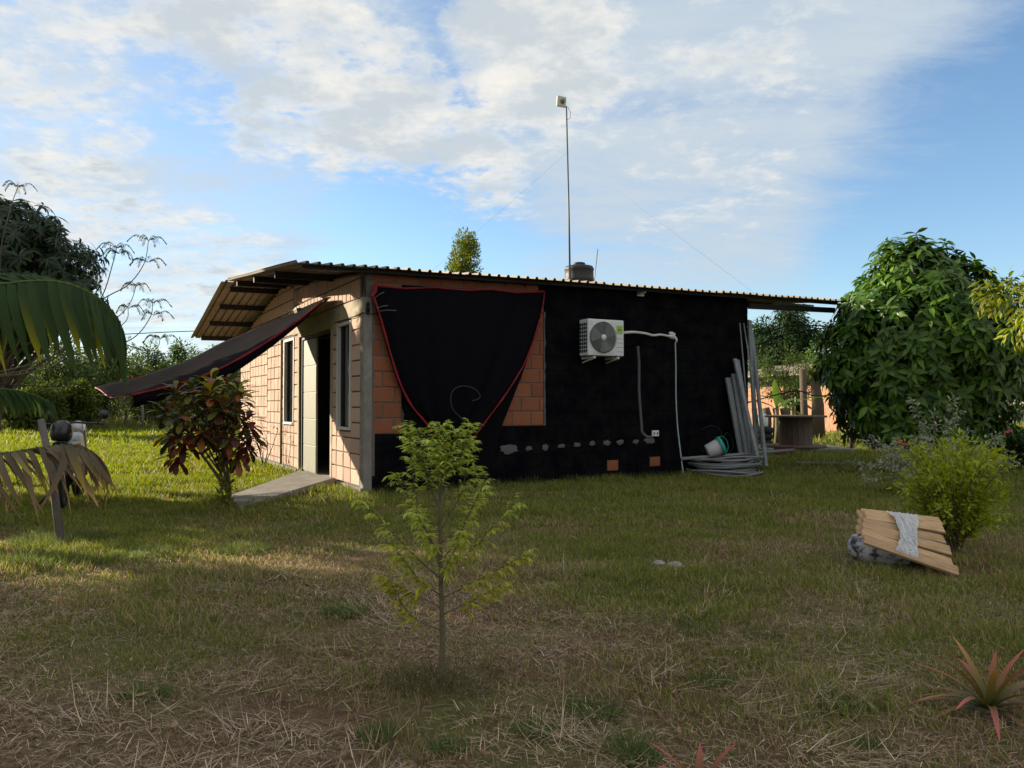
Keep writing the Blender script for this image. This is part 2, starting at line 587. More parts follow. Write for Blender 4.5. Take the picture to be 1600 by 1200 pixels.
def leaf_mesh(name, Pn, D, N, L, W, C0, C1, mat, parent=None, prof=P_LEAF, bend=0.2, fold=0.0, cpow=1.0):
    """Many real leaf blades as one mesh: base points, directions, up normals, lengths, widths, base and tip colours."""
    Pn, D, N = np.asarray(Pn, float), unit(np.asarray(D, float)), np.asarray(N, float)
    n = len(Pn)
    L = np.broadcast_to(np.asarray(L, float), (n,))[:, None]
    W = np.broadcast_to(np.asarray(W, float), (n,))[:, None]
    bend = np.broadcast_to(np.asarray(bend, float), (n,))[:, None]
    C0 = np.broadcast_to(np.asarray(C0, float), (n, 3))
    C1 = np.broadcast_to(np.asarray(C1, float), (n, 3))
    S = unit(np.cross(D, N))
    N = np.cross(S, D)
    cols = 3 if fold else 2
    vs, cs = [], []
    for (x, w) in prof:
        c = Pn + D * (L * (x - 0.25 * np.abs(bend) * x * x)) - N * (bend * L * x * x)
        h = W * (w * 0.5)
        up = N * (h * fold)
        row = [c - S * h + up, c, c + S * h + up] if fold else [c - S * h, c + S * h]
        vs += row
        cc = C0 + (C1 - C0) * (x ** cpow)
        cs += [cc] * cols
    k = len(prof)
    nv = k * cols
    Vv = np.stack(vs, 1).reshape(-1, 3)
    Cc = np.stack(cs, 1).reshape(-1, 3)
    q = []
    for i in range(k - 1):
        for j in range(cols - 1):
            a = i * cols + j
            q.append((a, a + 1, a + 1 + cols, a + cols))
    q = np.array(q)
    Fq = (q[None] + (np.arange(n) * nv)[:, None, None]).reshape(-1)
    nf = n * len(q)
    me = bpy.data.meshes.new(name)
    me.vertices.add(len(Vv))
    me.vertices.foreach_set('co', Vv.astype(np.float32).ravel())
    me.loops.add(nf * 4)
    me.loops.foreach_set('vertex_index', Fq.astype(np.int32))
    me.polygons.add(nf)
    me.polygons.foreach_set('loop_start', np.arange(0, nf * 4, 4, dtype=np.int32))
    me.polygons.foreach_set('use_smooth', np.ones(nf, bool))
    ca = me.color_attributes.new('Col', 'FLOAT_COLOR', 'POINT')
    ca.data.foreach_set('color', np.concatenate([Cc, np.ones((len(Cc), 1))], 1).astype(np.float32).ravel())
    me.materials.append(mat)
    me.update(calc_edges=True)
    me.validate()
    return link_mesh(name, me, parent)


def cvar(n, base, v=0.3, base2=None):
    c = np.array(base)[None].repeat(n, 0)
    if base2 is not None:
        c = c + (np.array(base2) - c) * rng.random((n, 1))
    return np.clip(c * (1 + v * (rng.random((n, 1)) * 2 - 1)), 0.002, 1)


def rand_dirs(n):
    return unit(rng.normal(size=(n, 3)))


# ================================================================== SETTING: ground
def axis_coords(lo, hi, fine_lo, fine_hi, step):
    c = list(np.arange(fine_lo, fine_hi + 1e-6, step))
    s, x = step, fine_hi
    while x < hi:
        s *= 1.35
        x += s
        c.append(min(x, hi))
    s, x = step, fine_lo
    pre = []
    while x > lo:
        s *= 1.35
        x -= s
        pre.append(max(x, lo))
    return np.array(sorted(set(np.round(pre + c, 4))))


def ground_z(x, y):
    z = 0.055 * (fbm(x, y, 0.55, 3) - 0.5) + 0.05 * (fbm(x, y, 2.6, 8) - 0.5)
    near = np.clip((np.hypot(np.asarray(x) - 0, np.asarray(y) - 0) - 60) / 40, 0, 1)
    return z * (1 - near) - 0.01


gx = axis_coords(-700, 700, -16, 16, 0.22)
gy = axis_coords(-300, 900, 1.0, 26, 0.22)
GX, GY = np.meshgrid(gx, gy)
GZ = ground_z(GX, GY)
gv = np.stack([GX, GY, GZ], -1).reshape(-1, 3)
nx = len(gx)
gf = [(j * nx + i, j * nx + i + 1, (j + 1) * nx + i + 1, (j + 1) * nx + i) for j in range(len(gy) - 1) for i in range(nx - 1)]
me = bpy.data.meshes.new('ground')
me.from_pydata(gv.tolist(), [], gf)
me.polygons.foreach_set('use_smooth', [True] * len(gf))


def ground_material():
    m = bpy.data.materials.new('lawn_soil')
    m.use_nodes = True
    nd, lk = m.node_tree.nodes, m.node_tree.links
    bs = nd['Principled BSDF']
    bs.inputs['Roughness'].default_value = 1.0
    bs.inputs['Specular IOR Level'].default_value = 0.1
    tc = nd.new('ShaderNodeTexCoord')

    def nz(s, d=6):
        t = nd.new('ShaderNodeTexNoise')
        t.inputs['Scale'].default_value = s
        t.inputs['Detail'].default_value = d
        t.inputs['Roughness'].default_value = 0.65
        lk.new(tc.outputs['Object'], t.inputs['Vector'])
        return t.outputs['Fac']

    def mix(f, a, b, lo, hi):
        mr = nd.new('ShaderNodeMapRange')
        lk.new(f, mr.inputs[0])
        mr.inputs[1].default_value, mr.inputs[2].default_value = lo, hi
        x = nd.new('ShaderNodeMix')
        x.data_type = 'RGBA'
        lk.new(mr.outputs[0], x.inputs[0])
        for i, v in ((6, a), (7, b)):
            if isinstance(v, tuple):
                x.inputs[i].default_value = (*v, 1)
            else:
                lk.new(v, x.inputs[i])
        return x.outputs[2]
    soil = mix(nz(9), (0.075, 0.038, 0.024), (0.175, 0.095, 0.060), 0.35, 0.65)
    thatch = mix(nz(26), (0.095, 0.064, 0.038), (0.27, 0.185, 0.115), 0.35, 0.65)
    green = mix(nz(14), (0.075, 0.085, 0.024), (0.160, 0.170, 0.048), 0.35, 0.65)
    c = mix(nz(0.9), soil, thatch, 0.38, 0.55)
    c = mix(nz(0.55), c, green, 0.45, 0.62)
    lk.new(c, bs.inputs['Base Color'])
    b = nd.new('ShaderNodeBump')
    b.inputs['Strength'].default_value = 0.9
    b.inputs['Distance'].default_value = 0.03
    lk.new(nz(45, 8), b.inputs['Height'])
    lk.new(b.outputs[0], bs.inputs['Normal'])
    return m


me.materials.append(ground_material())
me.update()
ground = link_mesh('ground', me)
tag(ground, 'uneven lawn ground of soil, dry thatch and short grass', 'ground', kind='structure')

# ================================================================== HOUSE
WL, WD = 7.35, 9.67                                     # front wall length, left wall length
TH = 0.16
SLOPE_S = 0.012                                         # the eave climbs a little to the right
T_EAVE, T_RIDGE, T_BACK = -0.30, 5.25, 9.95
Z_EAVE, Z_RIDGE, Z_BACK = 3.11, 3.62, 2.86
S_L, S_R = -1.035, 9.77


def roof_z(s, t):
    if t <= T_RIDGE:
        z = Z_EAVE + (Z_RIDGE - Z_EAVE) * (t - T_EAVE) / (T_RIDGE - T_EAVE)
    else:
        z = Z_RIDGE + (Z_BACK - Z_RIDGE) * (t - T_RIDGE) / (T_BACK - T_RIDGE)
    return z + SLOPE_S * (s - S_L)


house = empty('brick_house', HC, HA)
tag(house, 'low brick house with black painted front wall and corrugated metal roof', 'house')

door_t0, door_z1 = on_left(517, 512)[0], on_left(509, 512)[1]
door_t1 = on_left(468, 523)[0]
wr_t0, wr_t1 = on_left(547, 500)[0], on_left(528, 500)[0]
wl_t0, wl_t1 = on_left(459, 525)[0], on_left(445, 525)[0]
W_Z0, W_Z1 = 0.88, 2.44
DOOR_Z1 = 2.45
BEAM_Z0, BEAM_Z1 = 2.52, 2.75
REC = 0.022                                             # mortar lies this far behind the brick faces

# --- left (gable) wall
lw = MB()
top = lambda t: roof_z(0, t) - 0.05


def wall_piece(mb, t0, t1, z0, z1):
    mb.box(REC, TH, t0, t1, z0, z1)


segs = [(0.0, wr_t0, 0, BEAM_Z0), (wr_t0, wr_t1, 0, W_Z0), (wr_t0, wr_t1, W_Z1, BEAM_Z0), (wr_t1, door_t0, 0, BEAM_Z0), (door_t0, door_t1, DOOR_Z1, BEAM_Z0),
        (door_t1, wl_t0, 0, BEAM_Z0), (wl_t0, wl_t1, 0, W_Z0), (wl_t0, wl_t1, W_Z1, BEAM_Z0), (wl_t1, WD, 0, BEAM_Z0)]
for s in segs:
    wall_piece(lw, *s)
lw.hexa([(REC, 0, BEAM_Z0), (TH, 0, BEAM_Z0), (TH, T_RIDGE, BEAM_Z0), (REC, T_RIDGE, BEAM_Z0),
         (REC, 0, top(0)), (TH, 0, top(0)), (TH, T_RIDGE, top(T_RIDGE)), (REC, T_RIDGE, top(T_RIDGE))])
lw.hexa([(REC, T_RIDGE, BEAM_Z0), (TH, T_RIDGE, BEAM_Z0), (TH, WD, BEAM_Z0), (REC, WD, BEAM_Z0),
         (REC, T_RIDGE, top(T_RIDGE)), (TH, T_RIDGE, top(T_RIDGE)), (TH, WD, top(WD)), (REC, WD, top(WD))])
left_wall = lw.build('gable_wall', M_MORTAR, house)

# --- brick meshes shared by many bricks: unit size 1 x 1 x 1, jittered corners
BRICK_ME = {}


def brick_mesh(mat):
    if mat.name in BRICK_ME:
        return random.choice(BRICK_ME[mat.name])
    out = []
    for k in range(6):
        j = lambda a: a + random.uniform(-0.006, 0.006)
        b = 0.022
        vs = []
        # front face inset (chamfer), then outer ring at front, then back ring
        for (y, z) in ((-.5 + b, -.5 + b * 1.4), (.5 - b, -.5 + b * 1.4), (.5 - b, .5 - b * 1.4), (-.5 + b, .5 - b * 1.4)):
            vs.append((random.uniform(-0.03, 0.03), j(y), j(z)))
        for (y, z) in ((-.5, -.5), (.5, -.5), (.5, .5), (-.5, .5)):
            vs.append((0.10, j(y), j(z)))
        for (y, z) in ((-.5, -.5), (.5, -.5), (.5, .5), (-.5, .5)):
            vs.append((1.0, y, z))
        fs = [(3, 2, 1, 0), (0, 1, 5, 4), (1, 2, 6, 5), (2, 3, 7, 6), (3, 0, 4, 7), (4, 5, 9, 8), (5, 6, 10, 9), (6, 7, 11, 10), (7, 4, 8, 11)]
        m2 = bpy.data.meshes.new('brick')
        m2.from_pydata(vs, [], fs)
        m2.materials.append(mat)
        m2.update()
        out.append(m2)
    BRICK_ME[mat.name] = out
    return out[0]


def put_brick(parent, mat, s, t, z, w, h, depth=0.09, front=False):
    """one brick, face centre at (s, t, z); on the front wall the face looks to -t."""
    o = bpy.data.objects.new('brick', brick_mesh(mat))
    col.objects.link(o)
    o.parent = parent
    o.location = (s, t, z)
    o.scale = (depth, w, h)
    if front:
        o.rotation_euler = (0, 0, math.pi / 2)
    return o


far_bricks = MB()                                       # the farthest and smallest, joined


def far_brick(t, z, w, h):
    b = 0.004
    far_bricks.hexa([(0.0, t - w / 2 + b, z - h / 2 + b), (0.09, t - w / 2, z - h / 2), (0.09, t + w / 2, z - h / 2), (0.0, t + w / 2 - b, z - h / 2 + b),
                     (0.0, t - w / 2 + b, z + h / 2 - b), (0.09, t - w / 2, z + h / 2), (0.09, t + w / 2, z + h / 2), (0.0, t + w / 2 - b, z + h / 2 - b)])


n_left = 0
JT = 0.020


def fill_left(t0, t1, z0, z1, bw, bh, zoff=0.0, cut=None, single=True):
    global n_left
    nb = max(1, round((t1 - t0) / bw))
    w = (t1 - t0) / nb
    z = z0 - zoff
    while z < z1 - 0.03:
        a, b = max(z, z0), min(z + bh, z1)
        z += bh
        if b - a < 0.05:
            continue
        for i in range(nb):
            ta, tb = t0 + i * w, t0 + (i + 1) * w
            zt = b
            if cut:
                lim = min(cut(ta), cut(tb)) - 0.01
                if lim - a < 0.05:
                    continue
                zt = min(b, lim)
            js = random.uniform(-0.003, 0.003)
            if single and n_left < 296:
                put_brick(left_wall, M_BRICKL, js, (ta + tb) / 2, (a + zt) / 2, tb - ta - JT, zt - a - JT)
                n_left += 1
            else:
                far_brick((ta + tb) / 2, (a + zt) / 2, tb - ta - JT, zt - a - JT)


BH = 0.226
C_W = 0.17                                              # corner column width
PIPE_T = on_left(441, 600)[0]
c2 = on_left(418, 600)[0]
c3 = on_left(391, 600)[0]
# panels between joints, near to far
fill_left(C_W, wr_t0 - 0.05, 0.06, BEAM_Z0, 0.33, BH, 0.0)
fill_left(wr_t0 - 0.05, wr_t1 + 0.05, 0.06, W_Z0 - 0.05, 0.33, BH, 0.0)
fill_left(wr_t1 + 0.05, door_t0 - 0.10, 0.06, BEAM_Z0, 0.33, BH, 0.0)
fill_left(door_t1 + 0.10, wl_t0 - 0.05, 0.06, BEAM_Z0, 0.33, BH, 0.05)
fill_left(wl_t0 - 0.05, wl_t1 + 0.05, 0.06, W_Z0 - 0.05, 0.33, BH, 0.05)
fill_left(wl_t1 + 0.05, PIPE_T - 0.03, 0.06, BEAM_Z0, 0.33, BH, 0.05)
JT = 0.030
fill_left(0.24, 4.2, BEAM_Z1 + 0.01, 3.7, 0.205, 0.30, 0.0, cut=lambda t: top(t))
JT = 0.020
fill_left(PIPE_T + 0.03, c2, 0.06, BEAM_Z0, 0.33, BH, 0.12)
fill_left(c2 + 0.02, c3, 0.06, BEAM_Z0, 0.33, BH, 0.02)
fill_left(c3 + 0.02, WD - 0.02, 0.06, BEAM_Z0, 0.33, BH, 0.10)
# gable above the beam: bricks standing on end, a half course under the roof
fill_left(4.22, WD - 0.02, BEAM_Z0 + 0.01, 3.7, 0.26, 0.225, 0.0, cut=lambda t: top(t))
far_bricks.build('far_bricks', M_BRICKL, left_wall, kind='stuff')

bm_ = MB()
bm_.box(-0.012, 0.05, 0.0, 4.2, BEAM_Z0 + 0.002, BEAM_Z1)
bm_.build('ring_beam', M_BEAM, house, bevel=0.006)
cb = MB()
cb.box(-0.010, 0.115, -0.012, C_W - 0.01, 0.0, BEAM_Z1 + 0.004)
cb.build('corner_column', M_CONC, house, bevel=0.008)
MB().box(0.005, 0.075, 0.005, 0.075, BEAM_Z1 + 0.005, top(0) - 0.01).build('corner_post', M_STEEL, house)
# door surround strips in render
for (a, b) in ((door_t0 - 0.10, door_t0), (door_t1, door_t1 + 0.10)):
    MB().box(-0.008, TH, a, b, 0.0, BEAM_Z0).build('door_jamb', M_BEAM, house)
MB().box(-0.008, TH, door_t0, door_t1, DOOR_Z1, BEAM_Z0).build('door_lintel', M_BEAM, house)

# --- the double door: left leaf shut, right leaf open inwards
door = empty('door', (0, 0, 0), 0, house)
dm = (door_t0 + door_t1) / 2 + 0.05
df = MB()
df.box(0.03, 0.10, door_t0 + 0.002, door_t0 + 0.05, 0.03, DOOR_Z1 - 0.003).box(0.03, 0.10, door_t1 - 0.09, door_t1 - 0.002, 0.03, DOOR_Z1 - 0.003)
df.box(0.03, 0.10, door_t0 + 0.05, door_t1 - 0.09, DOOR_Z1 - 0.06, DOOR_Z1 - 0.003)
df.build('door_frame', M_STEEL, door)
leaf_t0, leaf_t1 = dm, door_t1 - 0.095
for i in range(5):
    z0 = 0.05 + i * 0.466
    MB().box(0.052, 0.085, leaf_t0 + 0.01, leaf_t1, z0, z0 + 0.458).build('door_panel', M_DOOR, door, bevel=0.006)
MB().box(0.062, 0.083, leaf_t0, leaf_t1, 0.04, DOOR_Z1 - 0.065).build('door_leaf', M_DOOR, door)
hd = MB()
hd.hexa([(0.10, door_t0 + 0.06, 0.05), (0.95, door_t0 + 0.16, 0.05), (0.95, door_t0 + 0.20, 0.05), (0.10, door_t0 + 0.10, 0.05),
         (0.10, door_t0 + 0.06, 2.36), (0.95, door_t0 + 0.16, 2.36), (0.95, door_t0 + 0.20, 2.36), (0.10, door_t0 + 0.10, 2.36)])
hd.build('open_leaf', M_DOOR, door)
MB().box(-0.03, TH + 0.1, door_t0, door_t1, -0.02, 0.03).build('threshold', M_BEAM, door)


def window(t0, t1):
    w = empty('window', (0, 0, 0), 0, house)
    f = MB()
    f.box(-0.012, 0.05, t0 - 0.045, t0 + 0.005, W_Z0 - 0.03, W_Z1 + 0.04).box(-0.012, 0.05, t1 - 0.005, t1 + 0.045, W_Z0 - 0.03, W_Z1 + 0.04)
    f.box(-0.012, 0.05, t0 + 0.005, t1 - 0.005, W_Z1 - 0.005, W_Z1 + 0.04).box(-0.03, 0.05, t0 + 0.005, t1 - 0.005, W_Z0 - 0.03, W_Z0 + 0.012)
    f.build('window_frame', M_FRAME, w, bevel=0.003)
    g = MB()
    g.box(0.075, 0.083, t0 + 0.02, t1 - 0.02, W_Z0 + 0.02, W_Z1 - 0.01)
    g.build('pane', M_GLASS, w)
    d = MB()
    d.box(0.05, 0.13, t1 - 0.075, t1 - 0.006, W_Z0 + 0.012, W_Z1 - 0.006).box(0.06, 0.12, t0 + 0.006, t0 + 0.04, W_Z0 + 0.012, W_Z1 - 0.006)
    d.build('sash', M_STEEL, w)


window(wr_t0, wr_t1)
window(wl_t0, wl_t1)
MB().tube([(-0.02, PIPE_T, 0.05), (-0.02, PIPE_T, 2.5)], 0.018, 8).build('conduit_pipe', pm('green_conduit', (0.20, 0.21, 0.13), 0.7), house)

# --- other walls, floor, plinth
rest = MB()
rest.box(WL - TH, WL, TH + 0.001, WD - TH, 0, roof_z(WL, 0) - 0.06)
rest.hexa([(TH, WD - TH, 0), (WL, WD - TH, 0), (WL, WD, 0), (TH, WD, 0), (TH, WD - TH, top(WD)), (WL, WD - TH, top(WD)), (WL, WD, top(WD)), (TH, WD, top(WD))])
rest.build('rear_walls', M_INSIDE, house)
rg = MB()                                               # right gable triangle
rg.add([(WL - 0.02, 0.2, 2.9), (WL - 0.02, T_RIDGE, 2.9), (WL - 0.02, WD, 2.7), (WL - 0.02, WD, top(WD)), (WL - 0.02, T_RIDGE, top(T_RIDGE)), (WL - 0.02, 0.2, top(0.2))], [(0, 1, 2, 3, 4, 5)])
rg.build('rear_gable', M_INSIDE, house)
MB().box(TH, WL - TH, TH, WD - TH, -0.05, 0.02).build('house_floor', M_CONC, house)
pl = MB()
pl.box(-0.05, 0.0, -0.02, door_t0 - 0.02, -0.08, 0.055).box(-0.05, 0.0, door_t1 + 0.02, WD, -0.08, 0.055)
pl.build('plinth', M_CONC, house, bevel=0.01)

# --- front wall: black paint on blockwork with two bare brick panels
fw = MB()
FTOP = lambda s: roof_z(s, 0.1) - 0.055
fw.hexa([(0.02, REC, 0), (WL, REC, 0), (WL, TH, 0), (0.02, TH, 0), (0.02, REC, FTOP(0)), (WL, REC, FTOP(WL)), (WL, TH, FTOP(WL)), (0.02, TH, FTOP(0))])
front_wall = fw.build('front_wall', M_BLACKP, house)
p1_s1 = on_front(628, 600)[0]
p1_z0 = on_front(600, 678)[1]
p2_s0, p2_s1 = on_front(770, 600)[0], on_front(850, 600)[0]
p2_z0 = on_front(830, 665)[1]
p2_z1 = on_front(845, 480)[1]
TOP_Z0 = on_front(700, 450)[1]
top_s1 = on_front(842, 440)[0]
front_rects = [(0.118, p1_s1, p1_z0, TOP_Z0), (p2_s0, p2_s1, p2_z0, p2_z1), (0.10, top_s1, TOP_Z0, 3.4)]


for (a, b, c_, d_) in front_rects:
    d_ = min(d_, FTOP(a) - 0.01)
    MB().box(a, b, 0.012, 0.03, c_, d_).build('mortar_bed', M_MORTAR, front_wall)


def in_bare(s, z):
    for (a, b, c, d) in front_rects:
        if a - 0.001 < s < b + 0.001 and c - 0.001 < z < d + 0.001:
            return True
    return False


def fill_front(rect, bw, bh, mat, stag=True, parent=front_wall, cut=True):
    a, b, z0, z1 = rect
    z, k = z0, 0
    while z < z1 - 0.04:
        zt = min(z + bh, z1)
        s = a - (bw * (0.0 if k % 2 == 0 else 0.55) if stag else 0)
        while s < b - 0.02:
            sa, sb = max(s, a), min(s + bw, b)
            s += bw
            if sb - sa < 0.05:
                continue
            zc = zt
            if cut:
                zc = min(zc, FTOP(sa) - 0.005)
            if zc - z < 0.05:
                continue
            put_brick(parent, mat, (sa + sb) / 2, random.uniform(-0.003, 0.003), (z + zc) / 2, sb - sa - JT, zc - z - JT, 0.09, True)
        z += bh
        k += 1


fill_front(front_rects[0], 0.34, 0.222, M_BRICKF)
fill_front(front_rects[1], 0.34, 0.222, M_BRICKF)
fill_front(front_rects[2], 0.36, 0.34, M_BRICKF, stag=False)
# the painted blockwork
painted = MB()
z, k = 0.0, 0
odd = {}
b1 = (on_front(957, 727)[0], on_front(957, 727)[1])
b2 = (on_front(1023, 721)[0], on_front(1023, 721)[1])
while z < 3.25:
    s = 0.118 - (0.18 if k % 2 else 0)
    zb = min(z + 0.222, 3.3)
    while s < WL - 0.01:
        sa, sb = max(s, 0.118), min(s + 0.36, WL)
        s += 0.36
        # split on panel borders
        cuts = sorted({sa, sb} | {x for r_ in front_rects for x in r_[:2] if sa < x < sb and r_[2] < zb and r_[3] > z})
        zcuts = sorted({z, zb} | {x for r_ in front_rects for x in r_[2:] if z < x < zb and r_[0] < sb and r_[1] > sa})
        for i in range(len(cuts) - 1):
            for j in range(len(zcuts) - 1):
                A, B, C_, D_ = cuts[i], cuts[i + 1], zcuts[j], zcuts[j + 1]
                D_ = min(D_, FTOP(A) - 0.004)
                if B - A < 0.02 or D_ - C_ < 0.02 or in_bare((A + B) / 2, (C_ + D_) / 2):
                    continue
                g = 0.003
                y0 = random.uniform(-0.002, 0.003)
                painted.hexa([(A + g, y0, C_ + g), (B - g, y0, C_ + g), (B, 0.05, C_), (A, 0.05, C_), (A + g, y0, D_ - g), (B - g, y0, D_ - g), (B, 0.05, D_), (A, 0.05, D_)])
    z += 0.222
    k += 1
painted.build('painted_blocks', M_BLACKP, front_wall, kind='stuff')
for (bs_, bz_, w_, h_) in ((b1[0], b1[1], 0.22, 0.17), (b2[0], b2[1], 0.22, 0.16)):
    put_brick(front_wall, M_BRICKF, bs_, -0.012, bz_, w_, h_, 0.05, True)


def patch(px, py, w, h, seed, name='mortar_patch'):
    rs = random.Random(seed)
    s0, z0 = on_front(px, py)
    n = 16
    ring = []
    for i in range(n):
        a = 2 * math.pi * i / n
        k = rs.uniform(0.7, 1.15)
        ring.append((math.cos(a) * w / 2 * k, math.sin(a) * h / 2 * k))
    vs = [(s0 + x, 0.01, z0 + y) for x, y in ring] + [(s0 + x * 0.93, -0.009, z0 + y * 0.9) for x, y in ring] + [(s0 + x * 0.5, -0.014, z0 + y * 0.5) for x, y in ring]
    fs = [(i, (i + 1) % n, n + (i + 1) % n, n + i) for i in range(n)] + [(n + i, n + (i + 1) % n, 2 * n + (i + 1) % n, 2 * n + i) for i in range(n)]
    fs.append(tuple(2 * n + i for i in range(n)))
    m_ = MB().add(vs, fs)
    m_.build(name, M_PATCH, front_wall)


for i, (px, py, w, h) in enumerate(((795, 702, .30, .11), (826, 701, .11, .06), (852, 699, .11, .08), (877, 697, .12, .055), (901, 695, .11, .06), (925, 693, .10, .07),
                                    (948, 692, .13, .07), (969, 691, .13, .07), (993, 690, .12, .06), (1015, 688, .20, .09))):
    patch(px, py, w * 1.25, h * 1.4, 100 + i)
# filled cable chase up the wall
ch = []
for (px, py) in ((996, 541), (998, 570), (998, 610), (1000, 640), (1002, 664), (1003, 675), (1010, 682), (1018, 683)):
    s_, z_ = on_front(px, py)
    ch.append((s_, -0.004, z_))
MB().tube(curve_pts(ch, 5), 0.026, 6).build('mortar_chase', M_PATCH, front_wall)
so, zo = on_front(1023, 677)
sk = MB().box(so - 0.07, so + 0.07, -0.03, 0.0, zo - 0.05, zo + 0.05)
sk = sk.build('socket_box', M_WHITE, front_wall, bevel=0.006)
for dx in (-0.035, 0.035):
    MB().box(so + dx - 0.016, so + dx + 0.016, -0.034, -0.029, zo - 0.02, zo + 0.02).build('socket', M_GREY, sk)
# ragged light render along panel borders
s_, z_ = p1_s1, p1_z0
rd = MB()
for i in range(7):
    zz = z_ + i * 0.05
    rd.box(p1_s1 - 0.005, p1_s1 + 0.012 + 0.012 * (i % 3), -0.012, 0.01, zz, zz + 0.052)
rd.build('render_edge', M_PATCH, front_wall)
rd = MB()
for i in range(int((p2_z1 - p2_z0) / 0.09)):
    zz = p2_z0 + i * 0.09
    rd.box(p2_s1 - 0.004, p2_s1 + random.uniform(0.012, 0.03), -0.009, 0.01, zz, zz + 0.094)
rd.build('render_edge', M_PATCH, front_wall)

# --- roof
roof = empty('roof', (0, 0, 0), 0, house)
PITCH_R = 0.16


def rib_profile(s0, s1):
    pts = []
    k = math.floor(s0 / PITCH_R) - 1
    xs = []
    while k * PITCH_R < s1 + PITCH_R:
        b = k * PITCH_R
        xs += [(b + 0.050, 0), (b + 0.066, 0.034), (b + 0.094, 0.034), (b + 0.110, 0)]
        k += 1
    xs = [(x, z) for x, z in xs if s0 + 0.001 < x < s1 - 0.001]

    def zat(x):
        f = (x / PITCH_R) % 1 * PITCH_R
        if f < 0.05 or f > 0.11:
            return 0
        if f < 0.066:
            return 0.034 * (f - 0.05) / 0.016
        if f > 0.094:
            return 0.034 * (0.11 - f) / 0.016
        return 0.034
    return [(s0, zat(s0))] + xs + [(s1, zat(s1))]


def roof_sheet(s0, s1, ta, tb, lift):
    pr = rib_profile(s0, s1)
    m_ = MB()
    vs = []
    nt_ = 7
    dz = random.uniform(-0.004, 0.004)
    for i in range(nt_):
        t = ta + (tb - ta) * i / (nt_ - 1)
        for (s, z) in pr:
            vs.append((s, t, roof_z(s, t) + z + lift + dz + 0.004 * math.sin(i * 1.7 + s0)))
    n_ = len(pr)
    fs = [(i * n_ + j, i * n_ + j + 1, (i + 1) * n_ + j + 1, (i + 1) * n_ + j) for i in range(nt_ - 1) for j in range(n_ - 1)]
    m_.add(vs, fs)
    o = m_.build('roof_sheet', M_ZINC, roof)
    sd = o.modifiers.new('solid', 'SOLIDIFY')
    sd.thickness = 0.003
    sd.offset = 0


NSH = 13
ws = (S_R - S_L) / NSH
for i in range(NSH):
    a = S_L + i * ws
    te = T_EAVE + random.uniform(-0.02, 0.02)
    roof_sheet(a, min(a + ws + 0.05, S_R), te, T_RIDGE + 0.03, 0.006 * (i % 2))
    roof_sheet(a - (0.10 if i == 0 else 0), min(a + ws + 0.05, S_R), T_RIDGE + 0.02, T_BACK + random.uniform(-0.02, 0.02), 0.006 * (i % 2) - 0.012)
rc = MB()
for (ta, tb) in ((T_RIDGE - 0.2, T_RIDGE), (T_RIDGE, T_RIDGE + 0.2)):
    rc.add([(S_L + 0.02, ta, roof_z(S_L, ta) + 0.05), (S_R - 0.02, ta, roof_z(S_R, ta) + 0.05), (S_R - 0.02, tb, roof_z(S_R, tb) + 0.052), (S_L + 0.02, tb, roof_z(S_L, tb) + 0.052)], [(0, 1, 2, 3)])
o = rc.build('ridge_cap', M_ZINC, roof)
o.modifiers.new('solid', 'SOLIDIFY').thickness = 0.003
for t in (-0.12, 1.55, 3.2, 4.85, 5.6, 6.9, 8.3, 9.75):
    a = (S_L + 0.12, t, roof_z(S_L, t) - 0.062)
    b = (S_R - 0.15, t, roof_z(S_R, t) - 0.062)
    hh = 0.05 if t < 0 else 0.105
    MB().bar((a[0], a[1], a[2] + (0.105 - hh) / 2), (b[0], b[1], b[2] + (0.105 - hh) / 2), 0.055, hh).build('purlin', M_STEEL, roof)
fs_ = MB().bar((WL + 0.005, -0.02, roof_z(WL, 0) - 0.19), (S_R - 0.1, -0.02, roof_z(S_R, 0) - 0.17), 0.05, 0.10)
fs_.build('eave_beam', M_STEEL, roof)

# ================================================================== THINGS ON THE HOUSE
def local_thing(name, label, cat, s, t, z, group=None):
    o = empty(name, loc2w(s, t, z), HA)
    return tag(o, label, cat, group)


# --- shade cloth hanging over the front
sc_ = local_thing('shade_cloth', 'black shade cloth with red hem hanging gathered over the front wall', 'cloth', 0, 0, 0)
TC = -0.14
left_edge = [(584, 446), (583, 462), (592, 490), (606, 540), (622, 592), (640, 630), (660, 655), (690, 690), (715, 720)]
right_edge = [(850, 456), (846, 486), (834, 528), (820, 565), (800, 600), (778, 632), (748, 672), (738, 690), (735, 722)]


def edge_pts(e, off):
    return [Vector((on_front(px, py, off)[0], off, on_front(px, py, off)[1])) for px, py in e]


le = curve_pts(edge_pts(left_edge, TC), 6)
re = curve_pts(edge_pts(right_edge, TC), 6)
nr, nc = len(le), 40
cv = []
for i in range(nr):
    a, b = le[i], re[i]
    v_ = i / (nr - 1)
    for j in range(nc + 1):
        u_ = j / nc
        p = a.lerp(b, u_)
        fold = 0.040 * math.sin(u_ * 24 + 1.7 * math.sin(v_ * 3)) * (0.35 + v_) + 0.03 * math.sin(u_ * 9 + v_ * 2) + 0.018 * math.sin(u_ * 47 + v_ * 5)
        belly = -0.10 * math.sin(math.pi * u_) * math.sin(math.pi * min(1, v_ * 1.1)) if v_ < 0.9 else 0
        sag = -0.03 * abs(math.sin(u_ * math.pi * 3)) * (1 - v_) ** 4
        cv.append((p.x, p.y + fold * 0.8 + belly + 0.02, p.z + sag))
m_ = MB()
m_.add(cv, [(i * (nc + 1) + j, i * (nc + 1) + j + 1, (i + 1) * (nc + 1) + j + 1, (i + 1) * (nc + 1) + j) for i in range(nr - 1) for j in range(nc)], True)
o = m_.build('cloth_sheet', M_CLOTH, sc_)
